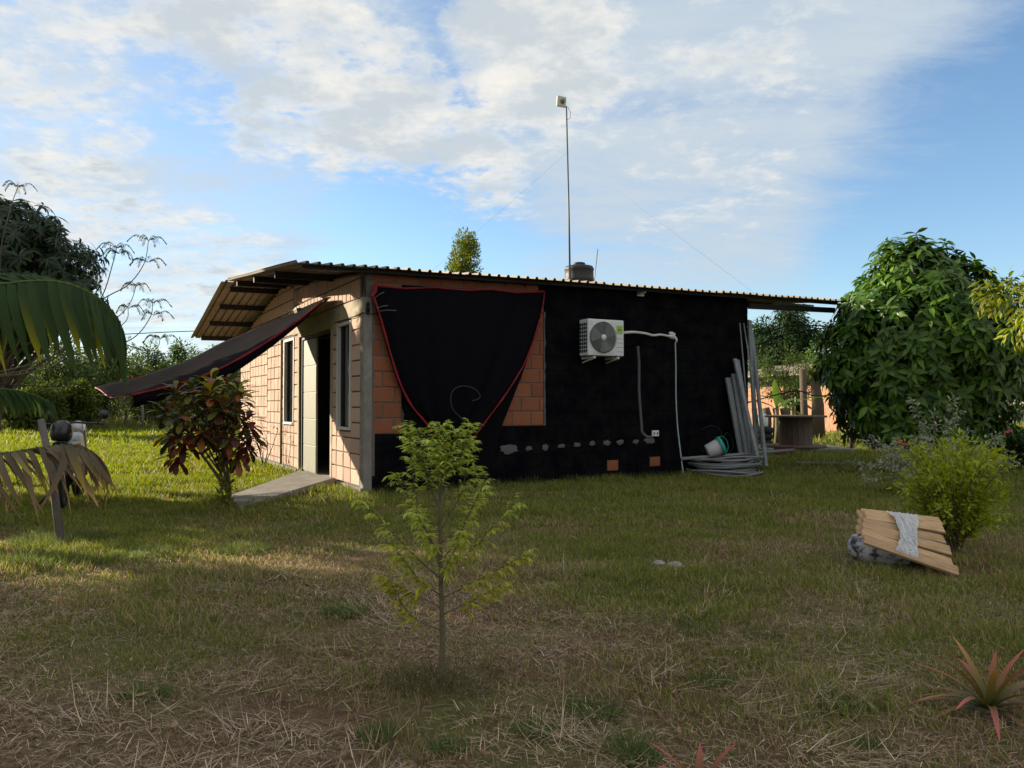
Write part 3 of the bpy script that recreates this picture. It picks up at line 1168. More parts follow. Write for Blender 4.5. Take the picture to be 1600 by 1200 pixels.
o.modifiers.new('solid', 'SOLIDIFY').thickness = 0.004
# second fold behind, its straight right border down to the bottom
m_ = MB()
q = [(640, 452), (848, 458), (838, 520), (815, 590), (785, 664), (765, 740), (700, 752), (632, 690), (632, 560)]
qv = [(on_front(px, py, -0.05)[0], -0.05 - 0.02 * math.sin(px), on_front(px, py, -0.05)[1]) for px, py in q]
cx_ = sum(p[0] for p in qv) / len(qv)
cz_ = sum(p[2] for p in qv) / len(qv)
qv.append((cx_, -0.07, cz_))
m_.add(qv, [(i, (i + 1) % len(q), len(q)) for i in range(len(q))])
o = m_.build('back_fold', M_CLOTH, sc_)
o.modifiers.new('solid', 'SOLIDIFY').thickness = 0.004


def hem(pts, w, parent, name='red_hem', up=0.0):
    m2 = MB()
    m2.tube(pts, lambda t: w * (1 + 0.25 * math.sin(t * 40)), 6)
    return m2.build(name, M_RED, parent)


off = Vector((0, -0.015, 0))
hem([p + off for p in le[:-4]], 0.015, sc_)
hem([p + off for p in re[8:]], 0.013, sc_)
hem([p + off for p in re[:9]], 0.009, sc_)
te_ = [(cv[j][0], cv[j][1] - 0.012, cv[j][2] + 0.01) for j in range(0, nc + 1)]
hem(te_, 0.013, sc_)
tail = curve_pts(edge_pts([(738, 690), (742, 700), (748, 703), (738, 704)], TC - 0.02), 5)
hem(tail, 0.012, sc_)
hem(curve_pts(edge_pts([(588, 442), (586, 455), (580, 464)], TC - 0.02), 5), 0.026, sc_)
# stiff dark cable looping out of the cloth
lp = edge_pts([(737, 675), (722, 655), (708, 640), (704, 622), (710, 608), (725, 603), (742, 608), (750, 618), (746, 624), (738, 626)], -0.34)
cb_ = MB().tube(curve_pts(lp, 6), 0.008, 6).build('looped_cable', pm('loop_cable_grey', (0.03, 0.03, 0.03), 0.6), None)
cb_.location = HC
cb_.rotation_euler = (0, 0, HA)
tag(cb_, 'thin grey cable loop sticking out in front of the black cloth', 'cable')
# tie wires and bundle at the corner column
tb = MB()
for i in range(6):
    r_ = random.uniform(0.05, 0.08)
    zc, tl = 2.60 + random.uniform(-.03, .03), random.uniform(-.3, .3)
    tb.tube([(-0.03 + r_ * 0.25 * math.cos(a) + 0.07, -0.035 - 0.02 * math.sin(a * 2 + i), zc + r_ * math.sin(a)) for a in np.linspace(0, 6.283, 17)[:-1]], 0.006, 5, closed=True)
tb.tube([(-0.03, -0.03, 2.52), (0.08, -0.05, 2.515), (0.2, -0.03, 2.53)], 0.006, 5)
tb.tube([(-0.025, 0.0, 2.53), (-0.03, 0.5, 2.50), (-0.03, 0.62, 2.51)], 0.006, 5)
o = tb.build('wire_bundle', M_CABLE)
o.location, o.rotation_euler = HC, (0, 0, HA)
tag(o, 'coiled bundle of black wire tied to the corner column', 'wire')
tw = MB()
for (pa, pb) in (((585, 466), (598, 457)), ((588, 482), (604, 478)), ((592, 486), (617, 486))):
    a, b = edge_pts([pa, pb], TC - 0.05)
    tw.tube([a, (a + b) / 2 + Vector((0, -0.03, 0.01)), b + Vector((0, -0.06, 0))], 0.005, 5)
o = tw.build('tie_wire', pm('dull_wire', (0.14, 0.14, 0.14), 0.6), sc_)

# --- awning over the door
aw = local_thing('awning', 'dark shade cloth awning with red hem sloping away from the gable wall', 'awning', 0, 0, 0)
TN, TF = 1.25, 4.3
near = [(515, 464), (490, 482), (470, 498), (440, 519), (400, 545), (350, 573), (300, 594), (250, 607), (207, 617)]
far = [(470, 481), (440, 496), (413, 506), (390, 518), (365, 528), (320, 550), (265, 575), (205, 592), (150, 606)]


def on_tplane(px, py, t):
    s_, z_ = on_t(px, py, t)
    return Vector((s_, t, z_))


ne = curve_pts([on_tplane(px, py, TN) for px, py in near], 4)
fe = curve_pts([on_tplane(px, py, TF) for px, py in far], 4)
na = len(ne)
nb_ = 18
av = []
for i in range(na):
    for j in range(nb_ + 1):
        v_ = j / nb_
        p = ne[i].lerp(fe[i], v_)
        k = i / (na - 1)
        sag = -0.10 * math.sin(math.pi * v_) * k
        wr = 0.012 * math.sin(v_ * 11 + k * 5) + 0.010 * math.sin(k * 31 + v_ * 3)
        av.append((p.x, p.y, p.z + sag + wr * (0.3 + k)))
m_ = MB()
m_.add(av, [(i * (nb_ + 1) + j, (i + 1) * (nb_ + 1) + j, (i + 1) * (nb_ + 1) + j + 1, i * (nb_ + 1) + j + 1) for i in range(na - 1) for j in range(nb_)], True)
o = m_.build('awning_sheet', M_AWN, aw)
o.modifiers.new('solid', 'SOLIDIFY').thickness = 0.004
m_ = MB()
vv = []
for i in range(na):
    k = i / (na - 1)
    h_ = 0.02 + 0.15 * min(1, max(0, (k - 0.12) / 0.5))
    vv += [tuple(ne[i]), tuple(ne[i] + Vector((0.02, -0.02 + 0.015 * math.sin(i), -h_ * 0.5))), tuple(ne[i] + Vector((0.01, 0.01 * math.sin(i * 1.3), -h_)))]
m_.add(vv, [(i * 3 + j, (i + 1) * 3 + j, (i + 1) * 3 + j + 1, i * 3 + j + 1) for i in range(na - 1) for j in range(2)], True)
o = m_.build('valance', M_CLOTH, aw)
o.modifiers.new('solid', 'SOLIDIFY').thickness = 0.004
hem([p + Vector((0, -0.006, 0.0)) for p in ne[2:]], 0.017, aw)
hem([Vector(av[(na - 1) * (nb_ + 1) + j]) + Vector((-0.01, 0, -0.0)) for j in range(nb_ + 1)], 0.010, aw)
hem([p for p in fe[4:]], 0.010, aw)
rp = MB()
e1, e2 = fe[-1], ne[-1]
rp.tube(curve_pts([e1, e1 + Vector((-2.0, 0.4, 0.12)), e1 + Vector((-4.2, 0.9, 0.62))], 6), 0.007, 5)
rp.tube(curve_pts([e2, e2 + Vector((-0.8, -0.15, -0.65)), e2 + Vector((-1.5, -0.3, -1.28))], 4), 0.005, 5)
rp.build('rope', M_CABLE, aw)

# --- small flood lamp over the door
tl_, zl_ = on_left(482, 490)
fl = local_thing('door_lamp', 'small dark flood lamp fixed to the beam above the door', 'lamp', 0, tl_, zl_)
MB().box(-0.03, -0.013, -0.05, 0.05, -0.06, 0.06).build('lamp_bracket', M_STEEL, fl)
MB().tube([(-0.03, 0, 0), (-0.14, 0, 0.02)], 0.015, 6).build('lamp_arm', M_STEEL, fl)
lb = MB().hexa([(-0.20, -0.11, -0.09), (-0.13, -0.11, -0.10), (-0.13, 0.11, -0.10), (-0.20, 0.11, -0.09), (-0.24, -0.11, 0.07), (-0.15, -0.11, 0.09), (-0.15, 0.11, 0.09), (-0.24, 0.11, 0.07)])
lb.build('lamp_housing', M_GREY, fl, bevel=0.01)

# --- sensor lamp on the front wall
s_, z_ = on_front(1000, 457)
fl = local_thing('wall_lamp', 'small pale round wall lamp high on the black wall', 'lamp', s_, 0, z_)
MB().box(-0.075, 0.06, -0.045, -0.003, -0.07, 0.01).build('lamp_base', M_FRAME, fl, bevel=0.01)
MB().lathe([(0.0, -0.12), (0.045, -0.11), (0.062, -0.08), (0.055, -0.045), (0.03, -0.02)], 16, (0.025, 0, 0.035), 'y').build('lamp_head', M_WHITE, fl)
MB().lathe([(0.0, -0.10), (0.03, -0.095), (0.036, -0.045)], 12, (-0.055, 0, -0.01), 'y').build('sensor', M_GREY, fl)

# --- air conditioner outdoor unit
ax0, az1 = on_front(914, 499)
ax1 = on_front(974, 502)[0]
AH = 0.55
sA = on_front(919, 500, -0.32)[0]
eA = on_front(975, 503, -0.32)[0]
zA = on_front(945, 556, -0.32)[1]
zB = on_front(945, 499, -0.32)[1]
AWD, AHT = eA - sA, zB - zA
ac = local_thing('air_conditioner', 'white air conditioner outdoor unit with round fan on black wall', 'air conditioner', sA, 0, zA)
body = MB().box(0, AWD, -0.32, -0.06, 0, AHT).build('casing', M_WHITE, ac, bevel=0.018)
fx, fz, fr = AWD * 0.40, AHT * 0.50, AHT * 0.43
pn = MB().box(0.05, AWD * 0.76, -0.326, -0.318, 0.04, AHT - 0.035).build('fan_panel', M_WHITE, ac, bevel=0.006)
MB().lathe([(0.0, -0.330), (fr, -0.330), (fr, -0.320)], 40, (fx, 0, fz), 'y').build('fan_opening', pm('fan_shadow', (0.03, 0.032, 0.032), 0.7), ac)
bl = MB()
for k in range(3):
    a0 = k * 2.094
    vs = []
    for i in range(6):
        a = a0 + i * 0.22
        vs += [(fx + 0.05 * math.cos(a), -0.333 - 0.001 * i, fz + 0.05 * math.sin(a)), (fx + fr * 0.92 * math.cos(a + 0.25), -0.333 - 0.001 * i, fz + fr * 0.92 * math.sin(a + 0.25))]
    bl.add(vs, [(2 * i, 2 * i + 1, 2 * i + 3, 2 * i + 2) for i in range(5)])
bl.build('fan_blades', M_GREY, ac)
gr = MB()
for i in range(9):
    r_ = fr * (0.2 + 0.8 * i / 8)
    gr.tube([(fx + r_ * math.cos(a), -0.348, fz + r_ * math.sin(a)) for a in np.linspace(0, 2 * math.pi, 41)[:-1]], 0.0042, 5, closed=True)
for k in range(8):
    a = k * math.pi / 4 + 0.2
    gr.tube([(fx + 0.04 * math.cos(a), -0.346, fz + 0.04 * math.sin(a)), (fx + fr * math.cos(a), -0.346, fz + fr * math.sin(a))], 0.003, 4)
gr.build('fan_grille', pm('grille_grey', (0.30, 0.31, 0.30), 0.5), ac)
MB().lathe([(0.0, -0.360), (0.045, -0.358), (0.05, -0.345)], 20, (fx, 0, fz), 'y').build('fan_hub', M_WHITE, ac)
st = MB().box(AWD * 0.79, AWD * 0.955, -0.3235, -0.3205, AHT * 0.62, AHT * 0.85).build('sticker', M_GREENS, ac)
MB().box(AWD * 0.82, AWD * 0.925, -0.3245, -0.3236, AHT * 0.71, AHT * 0.75).build('sticker_print', pm('sticker_print', (0.12, 0.24, 0.03), 0.6), st)
for i in range(4):
    zz = AHT * (0.12 + 0.12 * i)
    MB().box(AWD * 0.785, AWD * 0.97, -0.3225, -0.3203, zz, zz + 0.006).build('panel_groove', M_GREY, ac)
sv = MB()
for i in range(8):
    for j in range(4):
        zz, yy = 0.05 + i * (AHT - 0.1) / 8, -0.285 + j * 0.055
        sv.box(-0.0045, 0.006, yy, yy + 0.038, zz, zz + (AHT - 0.1) / 8 - 0.014)
sv.build('side_vent', M_DARK, ac)
for sx in (0.10, AWD - 0.14):
    MB().bar((sx, -0.36, -0.03), (sx, 0.0, -0.03), 0.035, 0.035).bar((sx, -0.30, -0.05), (sx, -0.01, -0.10), 0.025, 0.02).build('bracket', M_FRAME, ac)
    MB().box(sx - 0.03, sx + 0.03, -0.34, -0.27, -0.012, -0.001).build('rubber_foot', M_RUBBER, ac)
# insulated line to the wall
pts = []
for (px, py, o_) in ((974, 520, -0.18), (990, 519, -0.10), (1008, 521, -0.06), (1020, 524, -0.05), (1032, 523, -0.05), (1044, 525, -0.05), (1050, 526, -0.04)):
    s_, z_ = on_front(px, py, o_)
    pts.append((s_, o_, z_))
lp_ = local_thing('insulated_pipe', 'white wrapped pipe running from the air conditioner along the wall', 'pipe', 0, 0, 0)
MB().tube(curve_pts(pts, 6), lambda t: 0.024 - 0.006 * t, 8).build('pipe_run', M_WPIPE, lp_)
s_, z_ = on_front(1051, 524, -0.03)
bmx = MB()
for i in range(7):
    bmx.lathe([(0.0, -0.035), (0.03, -0.02), (0.035, 0.0), (0.025, 0.025), (0.0, 0.035)], 8, (s_ + random.uniform(-.05, .05), -0.02, z_ + random.uniform(-.04, .04)))
bmx.build('foam_plug', M_WPIPE, lp_)
s2, z2 = on_front(1055, 532, -0.05)
MB().tube([(s_ + 0.01, -0.05, z_ - 0.01), (s2 + 0.02, -0.06, z2 + 0.02), (s2 + 0.02, -0.05, z2 - 0.03)], 0.022, 8).build('pipe_end', M_WPIPE, lp_)
pts = []
for (px, py, o_) in ((1055, 535, -0.05), (1056, 570, -0.05), (1056, 610, -0.06), (1057, 640, -0.08), (1059, 670, -0.10), (1063, 705, -0.16), (1068, 742, -0.25)):
    s_, z_ = on_front(px, py, o_)
    pts.append((s_, o_, z_))
o = MB().tube(curve_pts(pts, 6), 0.012, 8).build('drain_hose', M_BLUEH)
o.location, o.rotation_euler = HC, (0, 0, HA)
tag(o, 'pale thin drain hose hanging down the black wall', 'hose')

# --- tube lamp under the right eave
a_, b_ = on_front(1208, 473, 0.6), on_front(1270, 470, 0.6)
tl = local_thing('tube_lamp', 'white fluorescent tube lamp under the right roof overhang', 'lamp', 0, 0, 0)
za = min(a_[1], roof_z(a_[0], .6) - 0.07)
zb = min(b_[1], roof_z(b_[0], .6) - 0.07)
MB().bar((a_[0], 0.6, za), (b_[0], 0.6, zb), 0.06, 0.05).build('lamp_batten', M_LAMPT, tl)
MB().tube([(a_[0] + .02, 0.58, za - 0.045), (b_[0] - .02, 0.58, zb - 0.045)], 0.018, 8).build('lamp_tube', M_LAMPT, tl)

# --- concrete ramp to the door
rA, rB = gpix(362, 776), gpix(372, 796)
rC, rD = loc2w(-0.06, 1.2, 0), loc2w(-0.06, 3.4, 0)
rp_ = MB()
ring = [(rA, 0.03), (rB, 0.03), (rC, 0.11), (rD, 0.06)]
rp_.hexa([(p.x, p.y, -0.08) for p, z in ring] + [(p.x, p.y, z) for p, z in ring])
o = rp_.build('concrete_ramp', M_CONC, None, bevel=0.012)
tag(o, 'worn concrete ramp leading up to the open door', 'ramp')

# --- mast with antenna, on the roof ridge
def on_roof_ridge(px):
    s_, z_ = on_t(px, 430, T_RIDGE)
    return s_


s_ = on_t(891, 425, T_RIDGE)[0]
mt_ = on_t(885, 166, T_RIDGE)
mast = local_thing('antenna_mast', 'tall thin mast with a small square antenna on top, above the roof', 'antenna', s_, T_RIDGE, roof_z(s_, T_RIDGE))
hM = mt_[1] - roof_z(s_, T_RIDGE)
dS = mt_[0] - s_
MB().tube([(0, 0, 0.03), (dS * 0.35, 0, hM * 0.45), (dS, 0, hM)], 0.026, 8, 0.018).build('mast_pole', pm('mast_grey', (0.10, 0.11, 0.13), 0.5), mast)
an = MB()
an.hexa([(dS - 0.30, -0.06, hM - 0.06), (dS - 0.02, -0.02, hM - 0.04), (dS - 0.02, 0.04, hM - 0.04), (dS - 0.30, 0.0, hM - 0.06),
         (dS - 0.28, -0.06, hM + 0.20), (dS - 0.00, -0.02, hM + 0.22), (dS - 0.00, 0.04, hM + 0.22), (dS - 0.28, 0.0, hM + 0.20)])
an = an.build('antenna_panel', pm('antenna_cream', (0.55, 0.52, 0.42), 0.6), mast, bevel=0.02)
MB().lathe([(0.0, -0.10), (0.05, -0.09), (0.06, -0.04)], 12, (dS - 0.14, 0, hM + 0.08), 'y').build('antenna_feed', M_GREY, an)
MB().tube([(dS + .02, -0.03, hM - 0.02), (dS + 0.10, -0.03, hM - 0.15), (dS + 0.09, -0.03, hM - 0.28), (dS - 0.0, -0.03, hM - 0.34)], 0.006, 5).build('antenna_cable', M_CABLE, mast)
gw = MB()
for (px, py, t) in ((650, 392, 3.0), (1195, 450, 1.0)):
    s3, z3 = on_t(px, py, t)
    z3 = roof_z(s3, t)
    gw.tube([(dS * 0.8, 0, hM * 0.76), (s3 - s_, t - T_RIDGE, z3 - roof_z(s_, T_RIDGE))], 0.0016, 4)
gw.build('guy_wire', pm('wire_grey', (0.2, 0.2, 0.2), 0.6), mast)

# --- water tank on a stand behind the house
tp = pix(905, 430, 26.0)
tank = tag(empty('water_tank', (tp.x, tp.y, 0)), 'dark round plastic water tank showing above the roof edge', 'water tank')
tz = pix(905, 411, 26.0).z
MB().lathe([(0.42, tz - 1.15), (0.47, tz - 1.1), (0.47, tz - 0.62), (0.49, tz - 0.58), (0.49, tz - 0.52), (0.47, tz - 0.48), (0.47, tz - 0.25), (0.49, tz - 0.22), (0.44, tz - 0.12), (0.20, tz - 0.06), (0.0, tz - 0.055)], 28).build('tank_body', M_TANK, tank)
MB().lathe([(0.19, tz - 0.08), (0.20, tz - 0.01), (0.17, tz + 0.01), (0.0, tz + 0.015)], 20).build('tank_lid', M_TANK, tank)
for (dx, dy) in ((-.33, -.33), (.33, -.33), (-.33, .33), (.33, .33)):
    MB().bar((dx, dy, 0), (dx, dy, tz - 1.2), 0.09, 0.09, (1, 0, 0)).build('stand_leg', M_POST, tank)
MB().box(-.5, .5, -.5, .5, tz - 1.22, tz - 1.152).build('stand_deck', M_POST, tank)
p0 = pix(934, 389, 25.0)
o = MB().tube([(p0.x - 0.12, 25, 0), (p0.x - 0.1, 25, p0.z - 0.9), (p0.x, 25, p0.z)], 0.016, 6).build('vent_pole', M_GALV)
tag(o, 'short thin leaning pole beside the water tank', 'pole')

# ================================================================== LEANING METAL, COIL, BUCKET
def lean(px0, py0, px1, py1, w, label, kind='profile', t0=-0.10, t1=-0.55):
    a = Vector((on_front(px0, py0, t0)[0], t0, on_front(px0, py0, t0)[1]))
    b = Vector((on_front(px1, py1, t1)[0], t1, max(0.0, on_front(px1, py1, t1)[1])))
    m2 = MB()
    if kind == 'pipe':
        m2.tube([b, (a + b) / 2 + Vector((0, -0.01, 0)), a], w / 2, 8)
    else:
        d = (a - b).normalized()
        sd = Vector((1, 0, 0)) - d * d.x
        sd.normalize()
        nn = sd.cross(d)
        h = w / 2
        fl_ = 0.035
        # C section: web and two flanges
        m2.bar(b, a, w, 0.004, nn)
        m2.bar(b - sd * h - nn * fl_ / 2, a - sd * h - nn * fl_ / 2, 0.004, fl_, nn)
        m2.bar(b + sd * h - nn * fl_ / 2, a + sd * h - nn * fl_ / 2, 0.004, fl_, nn)
    o2 = m2.build('steel_profile' if kind != 'pipe' else 'steel_pipe', M_GALV)
    o2.location, o2.rotation_euler = HC, (0, 0, HA)
    tag(o2, label, 'steel profile' if kind != 'pipe' else 'pipe', 'metal lengths leaning at the wall end')


lean(1138, 590, 1160, 712, 0.10, 'leftmost and shortest grey steel profile leaning on the black wall', t1=-0.35)
lean(1147, 584, 1170, 716, 0.09, 'second grey steel profile from the left leaning at the wall end', t1=-0.45)
lean(1152, 562, 1178, 716, 0.11, 'wide grey steel profile with cut top, third leaning from left', t1=-0.5)
lean(1149, 560, 1186, 720, 0.07, 'steep slanted grey steel profile crossing in front of the leaning metal', t0=-0.16, t1=-0.7)
lean(1156, 505, 1172, 700, 0.025, 'thin tall pipe leaning left of the wall corner', 'pipe', t1=-0.3)
lean(1162, 505, 1190, 700, 0.022, 'thin slanted pipe leaning across the wall corner', 'pipe', t0=-0.14, t1=-0.6)
lean(1172, 500, 1184, 722, 0.08, 'tall grey steel profile standing upright at the wall corner', t0=-0.05, t1=-0.62)
lean(1176, 520, 1198, 728, 0.06, 'rightmost grey steel profile leaning past the wall corner', t0=-0.08, t1=-0.8)

cc = gpix(1145, 746)
coil = MB()
for i in range(17):
    r_ = 0.58 + random.uniform(-0.09, 0.06)
    zc = 0.03 + 0.27 * (i / 16.0) + random.uniform(-.01, .01)
    ox, oy = random.uniform(-.05, .05), random.uniform(-.05, .05)
    tx, ty, ph = random.uniform(-.05, .05), random.uniform(-.05, .05), random.uniform(0, 6)
    coil.tube([(ox + r_ * math.cos(a), oy + r_ * (0.96) * math.sin(a), max(0.02, zc + tx * math.cos(a) + ty * math.sin(a) + 0.015 * math.sin(3 * a + ph))) for a in np.linspace(0, 2 * math.pi, 37)[:-1]], 0.017, 6, closed=True)
o = coil.build('pipe_coil', M_HOSE)
o.location = (cc.x, cc.y + 0.55, 0)
tag(o, 'big coil of grey plastic pipe lying on grass by the wall', 'pipe coil')
CCY = cc.y + 0.55
bk = pix(1118, 706, CCY - 0.15)
bucket = tag(empty('bucket', (bk.x, bk.y, 0.345)), 'tipped white bucket with teal rim lying on the pipe coil', 'bucket')
bm2 = MB().lathe([(0.0, -0.16), (0.115, -0.16), (0.12, -0.15), (0.15, 0.12), (0.142, 0.12), (0.11, -0.14), (0.0, -0.145)], 24)
ob = bm2.build('bucket_body', pm('old_white_plastic', (0.40, 0.385, 0.385), 0.55, var=0.15, vscale=14), bucket)
ob2 = MB().lathe([(0.150, 0.07), (0.166, 0.075), (0.168, 0.13), (0.15, 0.135), (0.144, 0.12)], 24).build('bucket_rim', M_TEAL, bucket)
ob3 = MB().tube([(0.155 * math.cos(a), 0.155 * math.sin(a) * 0.9, 0.13 + 0.13 * math.sin(a) if a < math.pi else 0.13) for a in np.linspace(0, math.pi, 13)], 0.005, 5).build('bucket_handle', M_TEAL, bucket)
bucket.rotation_euler = (R(12), R(66), R(12))
bucket.location.z = 0.47
pa, pb = pix(1064, 721, CCY - 0.35), pix(1240, 707, CCY + 0.5)
o = MB().tube([(pa.x, pa.y, 0.30), ((pa.x + pb.x) / 2, (pa.y + pb.y) / 2, 0.345), (pb.x, pb.y, 0.40)], 0.028, 8).build('loose_pipe', M_HOSE)
tag(o, 'straight grey pipe lying across the top of the coil', 'pipe')
wl = MB()
c0 = pix(1117, 690, CCY + 0.25)
wl.tube(curve_pts([pix(1100, 708, CCY + .2), pix(1092, 690, CCY + .2), pix(1097, 672, CCY + .2), pix(1113, 665, CCY + .2), pix(1126, 674, CCY + .25), pix(1130, 695, CCY + .2)], 6), 0.008, 5)
wl.tube(curve_pts([pix(1128, 690, CCY + .2), pix(1136, 676, CCY + .25), pix(1144, 688, CCY + .3), pix(1145, 700, CCY + .2), pix(1138, 708, CCY + .1)], 6), 0.008, 5)
o = wl.build('wire_loop', M_CABLE)
tag(o, 'loops of dark wire standing up behind the bucket', 'wire')

# cables strung from the house corner to the trees on the right
def cable(pts, label, r=0.012):
    o2 = MB().tube(curve_pts(pts, 6), r, 5).build('cable', M_CABLE)
    tag(o2, label, 'cable', 'cables from the house corner')


cable([loc2w(WL - 0.02, 0.05, 2.42), pix(1235, 509, 15.3), pix(1320, 512, 15.4)], 'upper black cable from the house corner into the leafy tree')
cable([loc2w(WL - 0.02, 0.05, 2.25), pix(1235, 521, 15.3), pix(1300, 511, 15.4), pix(1330, 506, 15.4)], 'middle black cable sagging from the house corner to the tree')
cable([loc2w(WL - 0.02, 0.05, 1.25), pix(1225, 614, 15.5), pix(1250, 611, 15.5), pix(1275, 619, 15.5), pix(1320, 614, 15.5)], 'low black cable drooping above the cable drum table')

# ================================================================== RIGHT BACKGROUND
# cable drum table
c = gpix(1252, 706)
drum = tag(empty('cable_drum_table', (c.x, c.y + 0.4, 0)), 'wooden cable drum used as a table on a low slab', 'table')
zt = pix(1252, 649, c.y + 0.4).z
rd_ = 0.78
MB().lathe([(0.0, 0.10), (rd_ * 0.98, 0.10), (rd_ * 0.98, 0.16), (0.0, 0.16)], 32).build('lower_disc', M_GWOOD, drum)
for k in range(18):
    a = k * 2 * math.pi / 18
    a2 = (k + 0.94) * 2 * math.pi / 18
    r0 = 0.42
    MB().hexa([(r0 * math.cos(a), r0 * math.sin(a), 0.16), (r0 * math.cos(a2), r0 * math.sin(a2), 0.16), ((r0 - .03) * math.cos(a2), (r0 - .03) * math.sin(a2), 0.16), ((r0 - .03) * math.cos(a), (r0 - .03) * math.sin(a), 0.16),
               (r0 * math.cos(a), r0 * math.sin(a), zt - 0.05), (r0 * math.cos(a2), r0 * math.sin(a2), zt - 0.05), ((r0 - .03) * math.cos(a2), (r0 - .03) * math.sin(a2), zt - 0.05), ((r0 - .03) * math.cos(a), (r0 - .03) * math.sin(a), zt - 0.05)]).build('stave', M_GWOOD, drum)
MB().lathe([(0.0, zt - 0.05), (rd_, zt - 0.05), (rd_, zt), (0.0, zt)], 36).build('table_top', M_GWOOD, drum)
a_, b_ = gpix(1205, 712), gpix(1335, 716)
o = MB().box(-1.1, 1.3, -0.8, 1.1, -0.05, 0.095).build('low_slab', M_CONC, None, bevel=0.02)
o.location = (c.x, c.y + 0.5, 0)
tag(o, 'low concrete slab under the cable drum table', 'slab')
c1 = gpix(1219, 710)
o = MB().box(-0.2, 0.2, -0.1, 0.1, 0, 0.22)
for i in range(3):
    for j in range(2):
        o.box(-0.16 + i * 0.115, -0.075 + i * 0.115, -0.108, -0.099, 0.03 + j * 0.095, 0.095 + j * 0.095)
o = o.build('hollow_brick', pm('dark_red_brick', (0.16, 0.055, 0.035), 0.9, var=0.3, vscale=15), None)
o.location = (c1.x, c1.y - 0.25, 0)
tag(o, 'single dark red hollow brick standing left of the cable drum', 'brick')
c1 = gpix(1330, 705)
o = MB().tube([(0, 0, -0.05), (0.01, 0, 0.6), (0, 0.02, 1.15)], 0.06, 8).build('dark_post', M_POST)
o.location = c1
tag(o, 'dark wooden post right of the cable drum table', 'post')
c1 = gpix(1282, 725)
o = MB().bar((-0.5, 0, 0.03), (0.5, -0.1, 0.03), 0.1, 0.03).build('loose_plank', M_STONE)
o.location = c1
tag(o, 'pale loose board lying on grass before the slab', 'board')

# far pink brick house
fh = tag(empty('far_brick_house', pix(1245, 640, 36.0) * 1.0, 0), 'distant pale orange brick house with dark doorway seen past the drum', 'house')
fh.location.z = 0
fh.rotation_euler = (0, 0, R(-61.4))
fx0 = (1160 - 1245) / 27.6
fx1 = (1330 - 1245) / 27.6
dxa, dxb = (1238 - 1245) / 27.6, (1254 - 1245) / 27.6
zt_ = pix(1250, 603, 36).z
zr = pix(1250, 588, 36).z
MB().box(fx0, dxa, 0, 0.15, 0, zt_).box(dxb, fx1, 0, 0.15, 0, zt_).box(dxa, dxb, 0, 0.15, zt_ - 0.25, zt_).build('wall', M_PINKB, fh)
fb = MB()
for k in range(int(zt_ / 0.2)):
    x = fx0 + (0.18 if k % 2 else 0)
    while x < fx1 - 0.36:
        if not (dxa - 0.36 < x < dxb + 0.02):
            fb.box(x, x + 0.34, -0.012, 0.0, k * 0.2 + 0.01, k * 0.2 + 0.19)
        x += 0.36
fb.build('far_wall_bricks', M_PINKB, fh, kind='stuff')
MB().box(dxa - 0.12, dxa, -0.03, 0.12, 0, zt_).box(dxb, dxb + 0.12, -0.03, 0.12, 0, zt_).build('door_frame', M_CONC, fh)
MB().box(dxa, dxb, 0.2, 0.24, 0, zt_).build('door', M_DARK, fh)
MB().box(fx0 - 0.2, fx1 + 0.2, -0.06, 0.2, zt_, zr).build('roof_beam', M_CONC, fh)
MB().hexa([(fx0 - 0.6, -1.0, zr), (fx1 + 0.6, -1.0, zr), (fx1 + 0.6, 4, zr + 0.9), (fx0 - 0.6, 4, zr + 0.9), (fx0 - 0.6, -1.0, zr + 0.05), (fx1 + 0.6, -1.0, zr + 0.05), (fx1 + 0.6, 4, zr + 0.95), (fx0 - 0.6, 4, zr + 0.95)]).build('roof', M_ZINC, fh)

# stack of old tyres with a white jug
c1 = gpix(1198, 698)
for k in range(3):
    o = MB().lathe([(0.17, 0.0), (0.27, 0.0), (0.31, 0.05), (0.31, 0.13), (0.27, 0.18), (0.17, 0.18), (0.16, 0.09), (0.17, 0.0)], 20).build('old_tyre', M_RUBBER)
    o.location = (c1.x + 0.02 * k, c1.y + 0.5, 0.185 * k)
    tag(o, ['lowest', 'middle', 'topmost'][k] + ' grey tyre of the small stack behind the leaning metal', 'tyre', 'stacked old tyres')
o = MB().lathe([(0.0, 0.0), (0.15, 0.0), (0.17, 0.04), (0.17, 0.28), (0.12, 0.36), (0.05, 0.39), (0.05, 0.44), (0.0, 0.44)], 16).build('plastic_jug', M_WHITE)
o.location = (c1.x + 0.03, c1.y + 0.5, 0.56)
tag(o, 'white plastic jug standing on the stack of old tyres', 'jug')


# ------------------------------------------------------------------ plants
def limb(mb, a, b, r0, r1, wob=0.05, n=5, k=6):
    a, b = Vector(a), Vector(b)
    L = (b - a).length
    pts = [a]
    for i in range(1, n):
        pts.append(a.lerp(b, i / n) + Vector((random.uniform(-1, 1), random.uniform(-1, 1), random.uniform(-.5, .5))) * wob * L)
    pts.append(b)
    mb.tube(pts, r0, k, r1)
    return pts


